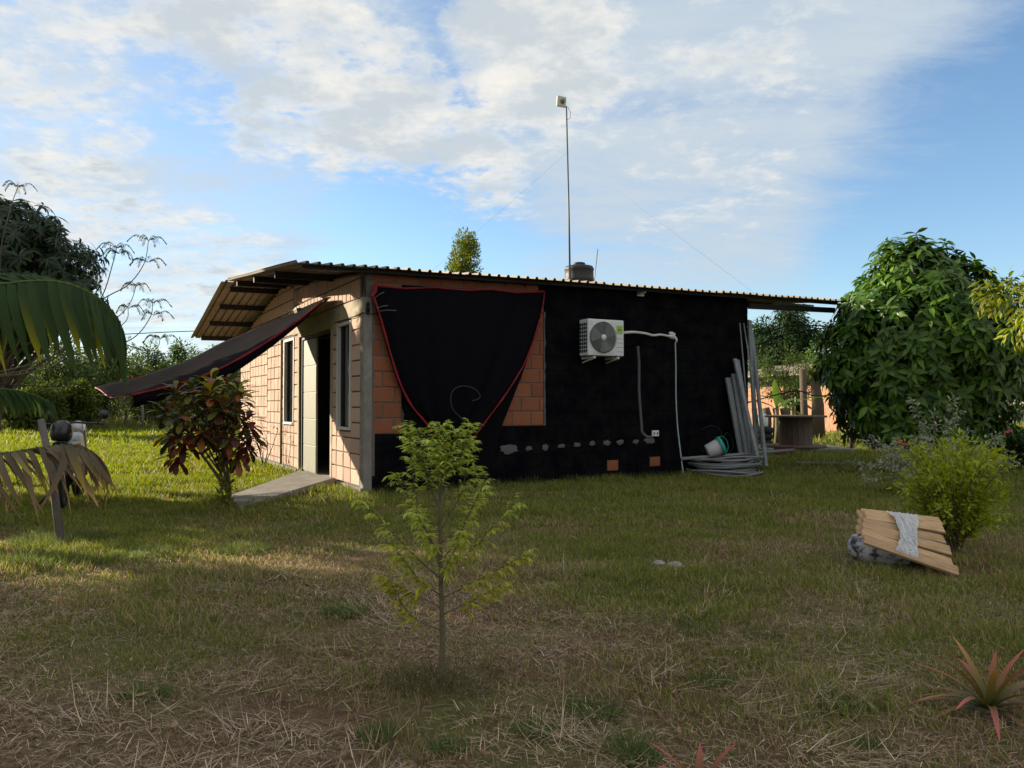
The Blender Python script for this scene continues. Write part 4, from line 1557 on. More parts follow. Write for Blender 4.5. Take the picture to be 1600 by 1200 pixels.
def tree(name, label, base, h, crown, n_leaf, leaf, c0, c1, trunk_r=0.12, n_clump=26, group=None, mat=M_LEAF, droop=0.25, prof=P_LEAF, fold=0.0, cat='tree', clump_r=0.36, shape=1.0, low=0.0, updir=0.2, wid=0.36):
    """trunk and limbs reach into leaf clumps spread through an ellipsoid crown = (rx, ry, rz, z centre)."""
    t = tag(empty(name, (base[0], base[1], 0)), label, cat, group)
    rx, ry, rz, zc = crown
    cl = []
    while len(cl) < n_clump:
        d = rng.normal(size=3)
        d /= np.linalg.norm(d)
        r_ = rng.random() ** 0.42
        p = d * r_ * np.array([rx, ry, rz])
        if p[2] < -rz * (0.95 - low):
            continue
        kx = 1.0 - max(0, p[2] / rz) * (1 - shape)
        cl.append((p[0] * kx, p[1] * kx, zc + p[2]))
    mb = MB()
    fork = Vector((random.uniform(-.1, .1) * rx, 0, max(0.3, zc - rz * 0.75)))
    limb(mb, (0, 0, -0.1), fork, trunk_r, trunk_r * 0.75, 0.04, 4, 8)
    for (x, y, z) in cl[::2]:
        limb(mb, fork, (x, y, z), trunk_r * 0.45, trunk_r * 0.08, 0.06, 4, 5)
    mb.build('trunk', M_BARK, t)
    cl = np.array(cl)
    idx = rng.integers(0, len(cl), n_leaf)
    cr = clump_r * np.array([rx, ry, rz * 0.8]) * (0.7 + 0.6 * rng.random((len(cl), 1)))[idx]
    dd = rand_dirs(n_leaf)
    P = cl[idx] + dd * cr * (rng.random((n_leaf, 1)) ** 0.5)
    out = unit(dd + unit(P - np.array([0, 0, zc])) * 0.7)
    D = unit(out + np.array([0, 0, -droop]) + 0.45 * rng.normal(size=(n_leaf, 3)))
    N = unit(np.array([0, 0, 1.0]) + updir * 2 * out + 0.5 * rng.normal(size=(n_leaf, 3)))
    L = leaf * (0.65 + 0.7 * rng.random(n_leaf))
    cvar_clump = (0.75 + 0.5 * rng.random((len(cl), 1)))[idx]
    C = cvar(n_leaf, c0, 0.3, c1) * cvar_clump
    leaf_mesh('crown', P, D, N, L, L * wid, C, C * 1.1, mat, t, prof, 0.2 + 0.25 * rng.random(n_leaf), fold)
    return t


def whorl_tree(name, label, base, rad, zc, rz, n_w, per, leaf, c0, c1, wid=0.34, mat=M_WAXY, droop=0.5, trunk_r=0.1, conical=0.5, group=None, cat='tree', shell=0.45):
    """leaves in rosettes at the shoot tips over a dense crown: big glossy leaves."""
    t = tag(empty(name, (base[0], base[1], 0)), label, cat, group)
    Ps, Ds, Ns, Ls, Cs, Bs = [], [], [], [], [], []
    mb = MB()
    limb(mb, (0, 0, -0.1), (0, 0, zc), trunk_r, trunk_r * 0.6, 0.03, 5, 8)
    for k in range(n_w):
        d = rng.normal(size=3)
        d /= np.linalg.norm(d)
        r_ = shell + (1 - shell) * rng.random() ** 0.5
        if rng.random() < 0.12:
            r_ *= 1.06
        taper = 1 - conical * max(0, d[2]) ** 1.5
        p = np.array([d[0] * rad * taper, d[1] * rad * taper, d[2] * rz]) * r_ * (0.95 + 0.05 * math.sin(d[0] * 5 + d[2] * 4) + 0.05 * math.sin(d[1] * 7 - d[2] * 6 + 1))
        p[2] += zc
        if p[2] < 0.28 * zc:
            continue
        if k % 4 == 0:
            limb(mb, (0, 0, max(0.3, p[2] - 0.7 * rad)), p, trunk_r * 0.35, 0.008, 0.05, 4, 5)
        ax = unit(np.array([d[0], d[1], d[2] * 0.6 + 0.55]))
        e1 = unit(np.cross(ax, rng.normal(size=3)))
        e2 = np.cross(ax, e1)
        n_ = per + rng.integers(-2, 3)
        tone = 0.75 + 0.5 * rng.random()
        for i in range(n_):
            a = i * 2.4 + rng.random() * 0.5
            el = 0.15 + 0.6 * (i / n_)
            dv = unit((e1 * math.cos(a) + e2 * math.sin(a)) * math.cos(el) + ax * math.sin(el) - np.array([0, 0, droop * (0.4 + 0.6 * rng.random())]))
            Ps.append(p - ax * 0.12 * (1 - i / n_))
            Ds.append(dv)
            Ns.append(unit(ax + 0.3 * rng.normal(size=3)))
            Ls.append(leaf * (0.6 + 0.55 * rng.random()))
            Bs.append(0.18 + 0.4 * rng.random())
            c_ = np.array(c0) + (np.array(c1) - np.array(c0)) * rng.random()
            Cs.append(c_ * tone * (0.8 + 0.4 * rng.random()))
    mb.build('trunk', M_BARK, t)
    Ls = np.array(Ls)
    leaf_mesh('crown', Ps, Ds, Ns, Ls, Ls * wid, np.array(Cs) * 0.95, np.array(Cs) * 1.1, mat, t, P_LEAF, np.array(Bs), 0.22)
    return t


G1, G2 = (0.035, 0.075, 0.018), (0.075, 0.125, 0.028)
# big glossy tree on the right
bt = pix(1440, 600, 15.0)
whorl_tree('glossy_leaf_tree', 'dense rounded tree with large glossy drooping leaves right of the house', (bt.x, 15.0), 1.85, 2.2, 2.25, 1450, 11, 0.26, (0.024, 0.070, 0.009), (0.095, 0.175, 0.016), droop=0.5, conical=0.22, shell=0.68)
# yellowish tree on the right border
p = pix(1618, 500, 12.0)
tree('yellowing_tree', 'yellow green leaved tree reaching in at the right border', (p.x + 0.3, 12.0), 4, (0.85, 0.9, 1.25, 2.55), 1500, 0.14, (0.11, 0.15, 0.02), (0.25, 0.26, 0.03), 0.06, 22, droop=0.6, mat=M_LEAF, fold=0.2)
p = pix(1600, 560, 24.0)
tree('dark_mango_tree', 'large dark tree behind the glossy tree at the right border', (p.x + 0.4, 24.0), 6, (2.6, 2.4, 2.4, 3.1), 7000, 0.24, (0.014, 0.032, 0.010), (0.030, 0.055, 0.015), 0.22, 34, droop=0.6)
p = pix(1222, 550, 42.0)
tree('round_dark_tree', 'round dark green tree beyond the roof overhang on the right', (p.x, 42.0), 6, (1.9, 1.9, 1.9, 4.3), 15000, 0.22, (0.022, 0.050, 0.018), (0.045, 0.080, 0.022), 0.2, 46, droop=0.6)
p = pix(1222, 590, 30.0)
tree('feathery_tree', 'small feathery green tree before the distant brick house', (p.x, 30.0), 4, (1.0, 1.0, 1.15, 2.2), 3800, 0.11, (0.05, 0.085, 0.02), (0.09, 0.13, 0.03), 0.07, 26)
p = pix(1310, 560, 33.0)
tree('pale_green_tree', 'light green tree between the round dark tree and glossy tree', (p.x, 33.0), 4, (1.4, 1.3, 1.5, 2.9), 3200, 0.17, (0.06, 0.12, 0.025), (0.11, 0.18, 0.04), 0.1, 24)
p = pix(1395, 600, 38.0)
tree('bushy_tree', 'bushy mid green tree hidden mostly behind the glossy tree', (p.x, 38.0), 5, (3.0, 2.0, 2.0, 2.3), 4500, 0.22, G1, G2, 0.15, 26)
p = pix(725, 400, 34.0)
zt_ = pix(725, 370, 34.0).z
tree('columnar_tree', 'narrow upright sunlit tree rising above the roof edge', (p.x, 34.0), 7, (0.85, 0.85, 2.6, zt_ - 2.4), 15000, 0.13, (0.09, 0.12, 0.02), (0.18, 0.20, 0.03), 0.09, 80, shape=0.75, clump_r=0.30, droop=-0.4)

# banana plants
def banana(px, py, Y, label, specs):
    b = pix(px, py, Y)
    t = tag(empty('banana_plant', (b.x, Y, 0)), label, 'banana plant', 'banana plants before the far house')
    h = 1.1
    MB().tube([(0, 0, -0.05), (0.02, 0, 0.5), (0, 0, h)], 0.10, 8, 0.06).build('stem', pm('banana_stem', (0.12, 0.11, 0.05), 0.8, var=0.3, vscale=8), t)
    for (az, el, L_, bend) in specs:
        d = np.array([[math.cos(az) * math.cos(el), math.sin(az) * math.cos(el), math.sin(el)]])
        leaf_mesh('banana_leaf', [[0, 0, h - 0.05]], d, [[0, 0, 1.0]], L_, L_ * 0.24, (0.06, 0.12, 0.02), (0.12, 0.19, 0.03), M_LEAF, t, [(0, .1), (.15, .5), (.35, .95), (.55, 1), (.75, .85), (.9, .5), (1, .05)], bend, 0.25)


banana(1214, 680, 24.0, 'banana plant with upright leaf behind the leaning metal', [(1.7, 1.45, 0.95, 0.05), (0.3, 0.8, 1.3, 0.6), (2.9, 0.7, 1.3, 0.6), (0.1, 0.3, 1.1, 0.7)])
banana(1232, 680, 26.0, 'banana plant with broad arching leaf above the cable drum', [(0.1, 0.75, 1.7, 0.55), (3.0, 0.9, 1.4, 0.6), (2.2, 1.0, 1.2, 0.5), (5.0, 0.6, 1.2, 0.6)])
p = pix(1270, 585, 28.0)
dr = tag(empty('rosette_palm', (p.x + 0.15, 28.0, 0)), 'spiky yellow green rosette plant on a thick brown trunk', 'plant')
MB().tube([(0, 0, -0.1), (0.02, 0, 1.2), (-0.1, 0, p.z - 0.1)], 0.26, 10, 0.14).build('trunk', M_BARK, dr)
nL = 60
aa = rng.random(nL) * 6.283
ee = rng.random(nL) * 1.3 + 0.1
dD = np.stack([np.cos(aa) * np.cos(ee), np.sin(aa) * np.cos(ee), np.sin(ee)], 1)
leaf_mesh('leaves', np.tile([[-0.1, 0, p.z - 0.1]], (nL, 1)), dD, np.tile([[0, 0, 1.0]], (nL, 1)), 0.75, 0.09, cvar(nL, (0.16, 0.20, 0.04), 0.3), cvar(nL, (0.34, 0.33, 0.10), 0.3), M_LEAF, dr, P_STRAP, 0.45)
p = gpix(1263, 690)
for (px, w, lab) in ((1267, 0.13, 'straight dark tree trunk before the far brick wall'), (1207, 0.16, 'dark mossy trunk left of the cable drum'), (1222, 0.10, 'thin brown trunk close left of the cable drum'), (1236, 0.15, 'grey stump trunk just behind the cable drum')):
    q_ = gpix(px, 694)
    o = MB().tube([(0, 0, -0.1), (0.03, 0, 0.9), (-0.02, 0, 2.3 if px > 1240 else 1.1)], w, 8, w * 0.8).build('slim_tree', M_BARK)
    o.location = (q_.x, q_.y + 0.6, 0)
    tag(o, lab, 'tree')

# ------------------------------------------------------------------ shrubs on the right
def shrub(name, label, base, tips, r0, leaf, n_per, c0, c1, mat=M_LEAF, wid=0.4, droop=0.2, spread=0.05, prof=P_LEAF, fold=0.0, cat='shrub', tw=0.0, start=0.25):
    t = tag(empty(name, (base[0], base[1], 0)), label, cat)
    mb = MB()
    Ps, Ds = [], []
    for tip in tips:
        tip = Vector(tip)
        pts = curve_pts([Vector((random.uniform(-.03, .03), random.uniform(-.03, .03), -0.02)), tip * 0.45 + Vector((0, 0, 0.14 * tip.length)), tip], 6)
        mb.tube(pts, r0, 5, r0 * 0.25)
        for i in range(n_per):
            f = start + (1 - start) * random.random() ** 0.8
            x = f * (len(pts) - 1)
            k = min(int(x), len(pts) - 2)
            p = pts[k].lerp(pts[k + 1], x - k)
            d = (pts[k + 1] - pts[k]).normalized()
            o_ = Vector(rng.normal(size=3)).normalized()
            Ps.append(p + o_ * spread * random.random())
            Ds.append(d * 0.7 + o_ * 0.9 + Vector((0, 0, -droop)))
    mb.build('stems', M_TWIG, t)
    n_ = len(Ps)
    L = leaf * (0.6 + 0.7 * rng.random(n_))
    C = cvar(n_, c0, 0.25, c1)
    leaf_mesh('leaves', np.array([tuple(p) for p in Ps]), np.array([tuple(d) for d in Ds]), unit(np.array([0, 0, 1.0]) + 0.5 * rng.normal(size=(n_, 3))), L, L * wid, C * 0.9, C * 1.1, mat, t, prof, 0.25, fold)
    return t


lb_ = gpix(1492, 862)
tips = []
for i in range(95):
    a, e = random.random() * 6.283, random.random()
    rr = 0.46 * math.sqrt(random.random())
    tips.append((rr * math.cos(a) + 0.01, rr * math.sin(a), 0.28 + 0.74 * random.random() ** 0.8 * (1.08 - rr * 0.55)))
shrub('lime_shrub', 'bright lime green fine leaved shrub behind the plank bundle', lb_, tips, 0.008, 0.050, 75, (0.20, 0.255, 0.018), (0.38, 0.40, 0.040), wid=0.42, spread=0.07, droop=-0.1, prof=P_DIAM)
vb = gpix(1462, 772)
tips = []
for i in range(46):
    a = random.random() * 6.283
    rr = 0.35 + 0.85 * random.random()
    tips.append((rr * math.cos(a), rr * math.sin(a) * 0.8, 0.15 + 0.85 * random.random() * (1.25 - rr * 0.6)))
tips += [(-0.22, 0.2, 1.30), (0.32, 0.1, 1.34), (0.45, 0.2, 1.15), (0.05, 0.1, 1.1), (1.15, 0, 0.45), (-1.0, -0.1, 0.72), (-1.05, -.1, .4), (1.0, .2, .8)]
vs_ = shrub('variegated_shrub', 'sprawling shrub with grey white variegated leaves behind lime shrub', vb, tips, 0.006, 0.062, 90, (0.17, 0.20, 0.12), (0.40, 0.41, 0.29), wid=0.42, spread=0.06, droop=0.3, prof=P_LEAF, fold=0.2)
fl_ = MB()
for (px, py) in ((1404, 692), (1410, 694), (1407, 690), (1415, 695), (1573, 676), (1577, 674)):
    q_ = pix(px, py, vb.y - 0.5)
    fl_.lathe([(0.0, -0.012), (0.028, -0.004), (0.032, 0.01), (0.0, 0.018)], 8, (q_.x - vb.x, q_.y - vb.y, q_.z))
fl_.build('pink_flowers', pm('pink_petal', (0.45, 0.07, 0.10), 0.6), vs_)
p = gpix(1590, 735)
tips = [(0.5 * math.cos(a) * random.random(), 0.5 * math.sin(a) * random.random(), 0.35 + 0.5 * random.random()) for a in np.linspace(0, 6.28, 30)]
shrub('dark_shrub', 'low dark green shrub at the right border behind variegated leaves', p, tips, 0.008, 0.12, 40, (0.03, 0.06, 0.018), (0.06, 0.10, 0.025))
p = gpix(1430, 712)
for i, (px, py, r_) in enumerate(((1365, 705, 1.0), (1430, 700, 1.2), (1530, 706, 1.1))):
    q_ = gpix(px, py)
    tips = [(r_ * math.cos(a) * random.random(), 0.5 * math.sin(a) * random.random(), 0.2 + 0.5 * random.random()) for a in np.linspace(0, 6.28, 34)]
    shrub('undergrowth_shrub', ['low green shrub under the left of the glossy tree', 'low green shrub under the middle of the glossy tree', 'low green shrub under the right of the glossy tree'][i], q_, tips, 0.008, 0.13, 40, (0.05, 0.09, 0.02), (0.11, 0.15, 0.03))

# ------------------------------------------------------------------ tyre and plank bundle
ty = gpix(1402, 878)
tyre = MB().lathe([(0.185, 0.02), (0.24, 0.0), (0.30, 0.012), (0.332, 0.05), (0.338, 0.10), (0.328, 0.15), (0.295, 0.19), (0.24, 0.20), (0.19, 0.185), (0.19, 0.165), (0.26, 0.15), (0.28, 0.10), (0.26, 0.05), (0.19, 0.035), (0.185, 0.02)], 40)
o = tyre.build('painted_tyre', M_WTYRE)
o.location = (ty.x + 0.02, ty.y + 0.12, -0.015)
tag(o, 'old tyre with peeling white paint lying under the plank bundle', 'tyre')
bun = tag(empty('plank_bundle', (ty.x, ty.y, 0)), 'fanned bundle of sawn planks wrapped in plastic film on the tyre', 'plank bundle')
off_b = Vector((ty.x, ty.y, 0))
ends = [((1349, 801, 6.30), (1471, 815, 6.36)), ((1352, 806, 6.22), (1474, 828, 6.28)), ((1350, 816, 6.15), (1476, 845, 6.18)), ((1347, 826, 6.08), (1484, 864, 6.07)),
        ((1346, 836, 6.01), (1487, 882, 5.97)), ((1348, 846, 5.94), (1495, 897, 5.86))]
rows = []
for i, (A_, B_) in enumerate(ends):
    a = pix(*A_) - off_b
    b = pix(*B_) - off_b
    rows.append((a, b))
    d = (b - a).normalized()
    nrm_ = Vector((0.10, -0.62, 0.78))
    nrm_ = (nrm_ - d * nrm_.dot(d)).normalized()
    side = nrm_.cross(d)
    wp = 0.088
    me_ = MB()
    hw = wp / 2
    th_ = 0.022
    L_ = (b - a).length
    me_.box(0, L_, -hw, hw, -th_, 0)
    o = me_.build('plank', M_WOOD, bun, bevel=0.003)
    M4 = Matrix(((d.x, side.x, nrm_.x, 0), (d.y, side.y, nrm_.y, 0), (d.z, side.z, nrm_.z, 0), (0, 0, 0, 1)))
    o.matrix_local = Matrix.Translation(a + side * hw * 0.2 + nrm_ * (0.009 * (i % 2) + 0.004 * i)) @ M4 @ Matrix.Rotation(R((-5, 4, -3, 6, -4, 3)[i]), 4, 'X')
    # second layer of the bundle below
    if i < 4:
        o2 = bpy.data.objects.new('plank', o.data)
        col.objects.link(o2)
        o2.parent = bun
        o2.matrix_local = Matrix.Translation(a + side * hw * 0.3 - nrm_ * 0.028 - d * 0.02) @ M4
# film: band wrapped over the top planks
fv = []
n_i, n_j = 14, 26
for i in range(n_i + 1):
    k = i / n_i * 5
    r0, r1 = rows[min(int(k), 4)], rows[min(int(k), 4) + 1]
    f = k - min(int(k), 4)
    a, b = r0[0].lerp(r1[0], f), r0[1].lerp(r1[1], f)
    u0 = 0.25 + 0.15 * math.sin(i / n_i * 2.6) + 0.006 * math.sin(i * 2.1)
    u1 = 0.665 - 0.10 * (i / n_i)
    for j in range(n_j + 1):
        u_ = u0 + (u1 - u0) * j / n_j
        p = a.lerp(b, u_)
        fv.append(tuple(p + Vector((0.01, -0.028, 0.034)) + Vector((0, -0.5, 0.8)) * (0.007 * math.sin(j * 1.9 + 0.8 * math.sin(i * 0.7)) + 0.004 * math.sin(j * 0.8 - i * 0.6))))
last = fv[-(n_j + 1):]
for j in range(n_j + 1):
    fv.append((last[j][0], last[j][1] + 0.01, last[j][2] - 0.05))
m_ = MB()
m_.add(fv, [(i * (n_j + 1) + j, i * (n_j + 1) + j + 1, (i + 1) * (n_j + 1) + j + 1, (i + 1) * (n_j + 1) + j) for i in range(n_i + 1) for j in range(n_j)], True)
m_.build('plastic_film', M_FILM, bun)

# ------------------------------------------------------------------ sapling in the foreground
sb_ = gpix(690, 1062)
SY = sb_.y
sap = tag(empty('sapling', (sb_.x, sb_.y, 0)), 'slender young tree with bright narrow leaflets in the foreground', 'sapling')


def sp(px, py, dy=0.0):
    q2 = pix(px, py, SY + dy)
    return q2 - Vector((sb_.x, sb_.y, 0))


stem = curve_pts([sp(690, 1066), sp(691, 990), sp(689, 900), sp(688, 820), sp(687, 750), sp(690, 700), sp(688, 668)], 6)
stm = MB().tube(stem, lambda t: 0.0125 * (1 - 0.8 * t) + 0.001, 8)
br = [((689, 905), (640, 860), (566, 780), -.10), ((689, 890), (665, 830), (618, 742), .12), ((688, 870), (655, 800), (640, 690), -.05), ((689, 900), (735, 860), (806, 782), .10),
      ((689, 880), (720, 830), (758, 752), -.14), ((690, 935), (750, 905), (822, 866), -.06), ((690, 950), (640, 925), (600, 905), .14), ((688, 830), (720, 770), (738, 690), .08),
      ((688, 800), (665, 740), (655, 672), .06), ((688, 780), (702, 720), (712, 672), -.06), ((690, 960), (735, 940), (780, 915), .16), ((688, 790), (690, 730), (676, 690), -.10),
      ((689, 930), (655, 905), (612, 850), -.18), ((690, 985), (640, 960), (606, 900), .05), ((688, 850), (735, 800), (745, 730), .16), ((688, 760), (720, 715), (735, 665), .0), ((688, 770), (655, 715), (637, 668), .08),
      ((689, 915), (700, 880), (725, 835), -.22), ((689, 880), (675, 850), (650, 800), -.24)]
tw_ = MB()
Ps, Ds, Ns, Ls = [], [], [], []


def leafy(pts, f0, n_rach, rl):
    for i in range(n_rach):
        f = f0 + (1 - f0) * (i + random.random()) / n_rach
        x = f * (len(pts) - 1)
        k = min(int(x), len(pts) - 2)
        p = pts[k].lerp(pts[k + 1], x - k)
        d = (pts[k + 1] - pts[k]).normalized()
        a = i * 2.4 + random.random()
        e1 = d.cross(Vector((0.3, 1, 0.1))).normalized()
        e2 = d.cross(e1)
        rd2 = (d * 0.95 + (e1 * math.cos(a) + e2 * math.sin(a)) * 0.6 + Vector((0, 0, -0.12))).normalized()
        L_ = rl * random.uniform(0.7, 1.2)
        mid = p + rd2 * L_ * 0.55
        end = p + rd2 * L_ + Vector((0, 0, -0.28 * L_))
        rp2 = curve_pts([p, mid, end], 4)
        tw_.tube(rp2, 0.0011, 4, 0.0006)
        sd = rd2.cross(Vector((0, 0, 1))).normalized()
        nl = 9
        for j in range(nl):
            g = 0.12 + 0.88 * j / (nl - 1)
            x2 = g * (len(rp2) - 1)
            k2 = min(int(x2), len(rp2) - 2)
            q2 = rp2[k2].lerp(rp2[k2 + 1], x2 - k2)
            for sg in (-1, 1):
                Ps.append(tuple(q2))
                Ds.append(tuple(rd2 * 0.75 + sd * sg * 0.65 + Vector((0, 0, -0.55 + random.uniform(-.2, .2)))))
                Ns.append((random.uniform(-.4, .4), random.uniform(-.4, .4), 1))
                Ls.append(0.034 * random.uniform(0.5, 1.3))


for (a, b, c_, dy) in br:
    pts = curve_pts([sp(*a), sp(b[0], b[1], dy * 0.55), sp(c_[0], c_[1], dy)], 7)
    tw_.tube(pts, 0.0042, 5, 0.0012)
    leafy(pts, 0.30, 22, 0.055)
leafy(stem, 0.62, 40, 0.06)
stm.build('stem', M_TWIG, sap)
tw_.build('twigs', M_TWIG, sap)
n_ = len(Ps)
L = np.array(Ls)
hgt_ = np.clip((np.array(Ps)[:, 2] - 0.35) / 0.8, 0, 1)[:, None]
C = cvar(n_, (0.34, 0.34, 0.035), 0.3, (0.48, 0.46, 0.06)) * (1 - hgt_) + cvar(n_, (0.36, 0.44, 0.07), 0.3, (0.58, 0.64, 0.14)) * hgt_
leaf_mesh('leaflets', Ps, Ds, Ns, L, L * 0.24, C * 0.9, C * 1.05, M_LEAF, sap, P_DIAM, 0.25)

# ------------------------------------------------------------------ croton by the ramp
cb0 = gpix(362, 792)
cro = tag(empty('croton_bush', (cb0.x, cb0.y, 0)), 'croton bush with bronze red and dark leaves beside the ramp', 'shrub')
CY = cb0.y


def cp_(px, py, dy=0):
    q2 = pix(px, py, CY + dy)
    return q2 - Vector((cb0.x, cb0.y, 0))


cm = MB()
heads = [(275, 610, .2), (300, 605, -.2), (330, 598, .1), (355, 600, .3), (372, 605, -.1), (262, 640, 0), (285, 645, -.3), (318, 632, .2), (345, 635, -.25), (370, 640, .15), (386, 655, -.1),
         (268, 675, .1), (290, 685, -.2), (275, 708, -.1), (315, 672, -.3), (340, 668, .25), (362, 676, -.3), (385, 690, 0), (372, 705, -.2), (350, 700, .1), (300, 660, .35), (392, 672, .2), (330, 610, -.3), (310, 620, .4), (360, 625, .45), (376, 618, .3), (296, 618, .1), (330, 655, 0), (350, 655, .1), (283, 660, .2)]
stems = [((362, 792), (345, 740)), ((362, 792), (340, 700)), ((360, 792), (350, 700)), ((356, 770), (315, 710))]
for i, (a, b) in enumerate(stems):
    cm.tube(curve_pts([cp_(*a), cp_((a[0] + b[0]) / 2 + 2, (a[1] + b[1]) / 2), cp_(*b)], 4), 0.024, 7, 0.014)
Ps, Ds, Ns, Ls, C0s, C1s, Bs = [], [], [], [], [], [], []
for (px, py, dy) in heads:
    h_ = cp_(px, py, dy)
    st_ = cp_(*random.choice(stems)[1])
    cm.tube(curve_pts([st_, (st_ + h_) / 2 + Vector((0, 0, 0.05)), h_], 4), 0.012, 5, 0.006)
    v = max(0, min(1, (py - 605) / 90.0))
    for i in range(20):
        a = i * 2.4 + random.random() * 0.4
        el = -0.25 + 1.35 * (i / 20) - 0.5 * v
        Ps.append((h_.x, h_.y, h_.z - 0.09 * (1 - i / 20)))
        Ds.append((math.cos(a) * math.cos(el), math.sin(a) * math.cos(el), math.sin(el)))
        Ns.append((0, 0, 1))
        Ls.append(0.25 * random.uniform(0.7, 1.15))
        Bs.append(random.uniform(0.2, 0.5))
        red = random.random() < 0.12 + 0.75 * v
        if red:
            base = np.array([(0.13, 0.030, 0.016), (0.20, 0.065, 0.016), (0.075, 0.022, 0.014)][random.randrange(3)])
        else:
            base = np.array([(0.060, 0.065, 0.014), (0.11, 0.095, 0.014), (0.040, 0.045, 0.014)][random.randrange(3)])
            if py < 622 and px > 325 and random.random() < 0.55:
                base = np.array((0.30, 0.26, 0.025))
        base = base * random.uniform(0.7, 1.25)
        C0s.append(base)
        C1s.append(base * 1.2)
cm.build('stems', M_TWIG, cro)
Ls = np.array(Ls)
leaf_mesh('leaves', Ps, Ds, Ns, Ls, Ls * 0.34, C0s, C1s, M_WAXY, cro, P_OBL, np.array(Bs), 0.2)
sq = gpix(356, 796)
shrub('croton_sprout', 'small yellow green sprout at the foot of the croton bush', gpix(350, 795), [(random.uniform(-.12, .12), random.uniform(-.1, .1), random.uniform(.12, .55)) for i in range(12)], 0.005, 0.11, 7, (0.10, 0.14, 0.02), (0.26, 0.24, 0.03), wid=0.35, droop=0.2, prof=P_LEAF, fold=0.2)
# bare twiggy plant by the wall
q_ = loc2w(-0.35, on_left(440, 745)[0], 0)
tb_ = MB()
for tip in ((-.25, -.1, .85), (.28, 0, .75), (.05, .1, .5), (-.1, -.1, .62)):
    tp_ = Vector(tip)
    tb_.tube(curve_pts([(0, 0, -0.02), tp_ * 0.5 + Vector((0.03, 0, 0.02)), tp_], 4), 0.012, 5, 0.005)
o = tag(empty('bare_shrub', q_), 'nearly leafless twiggy shrub against the sunlit brick wall', 'shrub')
tb_.build('stems', M_TWIG, o)
nn_ = 26
leaf_mesh('leaves', np.array([(-.25, -.1, .85), (.28, 0, .75), (.05, .1, .5), (-.1, -.1, .3)])[rng.integers(0, 4, nn_)] + 0.05 * rng.normal(size=(nn_, 3)), rand_dirs(nn_), np.tile([[0, 0, 1.0]], (nn_, 1)), 0.09, 0.04, (0.05, 0.05, 0.02), (0.09, 0.09, 0.03), M_LEAF, o, P_LEAF, 0.2)

# ------------------------------------------------------------------ bromeliads
def bromeliad(px, py, label, n, L0, seed, tilt=0.0, full=True):
    rs = np.random.default_rng(seed)
    b = gpix(px, py)
    t = tag(empty('bromeliad', (b.x, b.y, 0)), label, 'bromeliad', 'bromeliads in the foreground')
    az = np.arange(n) * 2.4 + rs.random(n) * 0.5
    el = np.linspace(0.25, 1.35, n) + rs.normal(size=n) * 0.08
    D = np.stack([np.cos(az) * np.cos(el), np.sin(az) * np.cos(el), np.sin(el)], 1)
    Ln = L0 * (0.75 + 0.4 * rs.random(n))
    tip = np.where(rs.random((n, 1)) < 0.75, np.array([[0.62, 0.14, 0.11]]), np.array([[0.50, 0.22, 0.08]])) * (0.8 + 0.4 * rs.random((n, 1)))
    for i in range(n):
        leaf_mesh('bromeliad_leaf', [[0.012 * math.cos(az[i]), 0.012 * math.sin(az[i]), 0.0]], [D[i]], [[0, 0, 1.0]], Ln[i], 0.030, (0.075, 0.095, 0.022), tip[i], M_WAXY, t,
                  [(0, .9), (.12, 1), (.25, 1), (.4, .95), (.55, .85), (.7, .7), (.85, .45), (1, .04)], 0.30 + 0.35 * (1 - el[i] / 1.4), 0.45, 1.6)


bromeliad(1545, 1108, 'pink tipped bromeliad with arching strap leaves at right foreground', 24, 0.36, 5)
bromeliad(1092, 1245, 'pink tipped bromeliad cut off by the bottom border', 14, 0.20, 9)

# ------------------------------------------------------------------ LEFT SIDE
# palm: crown beyond the left border, fronds reach in
PB = Vector((-5.6, 7.3, 0))
palm = tag(empty('palm', PB), 'young palm with broad drooping fronds reaching in from the left', 'palm')
MB().tube([(0, 0, -0.1), (0.05, 0, 0.6), (0.02, 0, 1.35)], 0.11, 10, 0.085).build('trunk', M_BARK, palm)


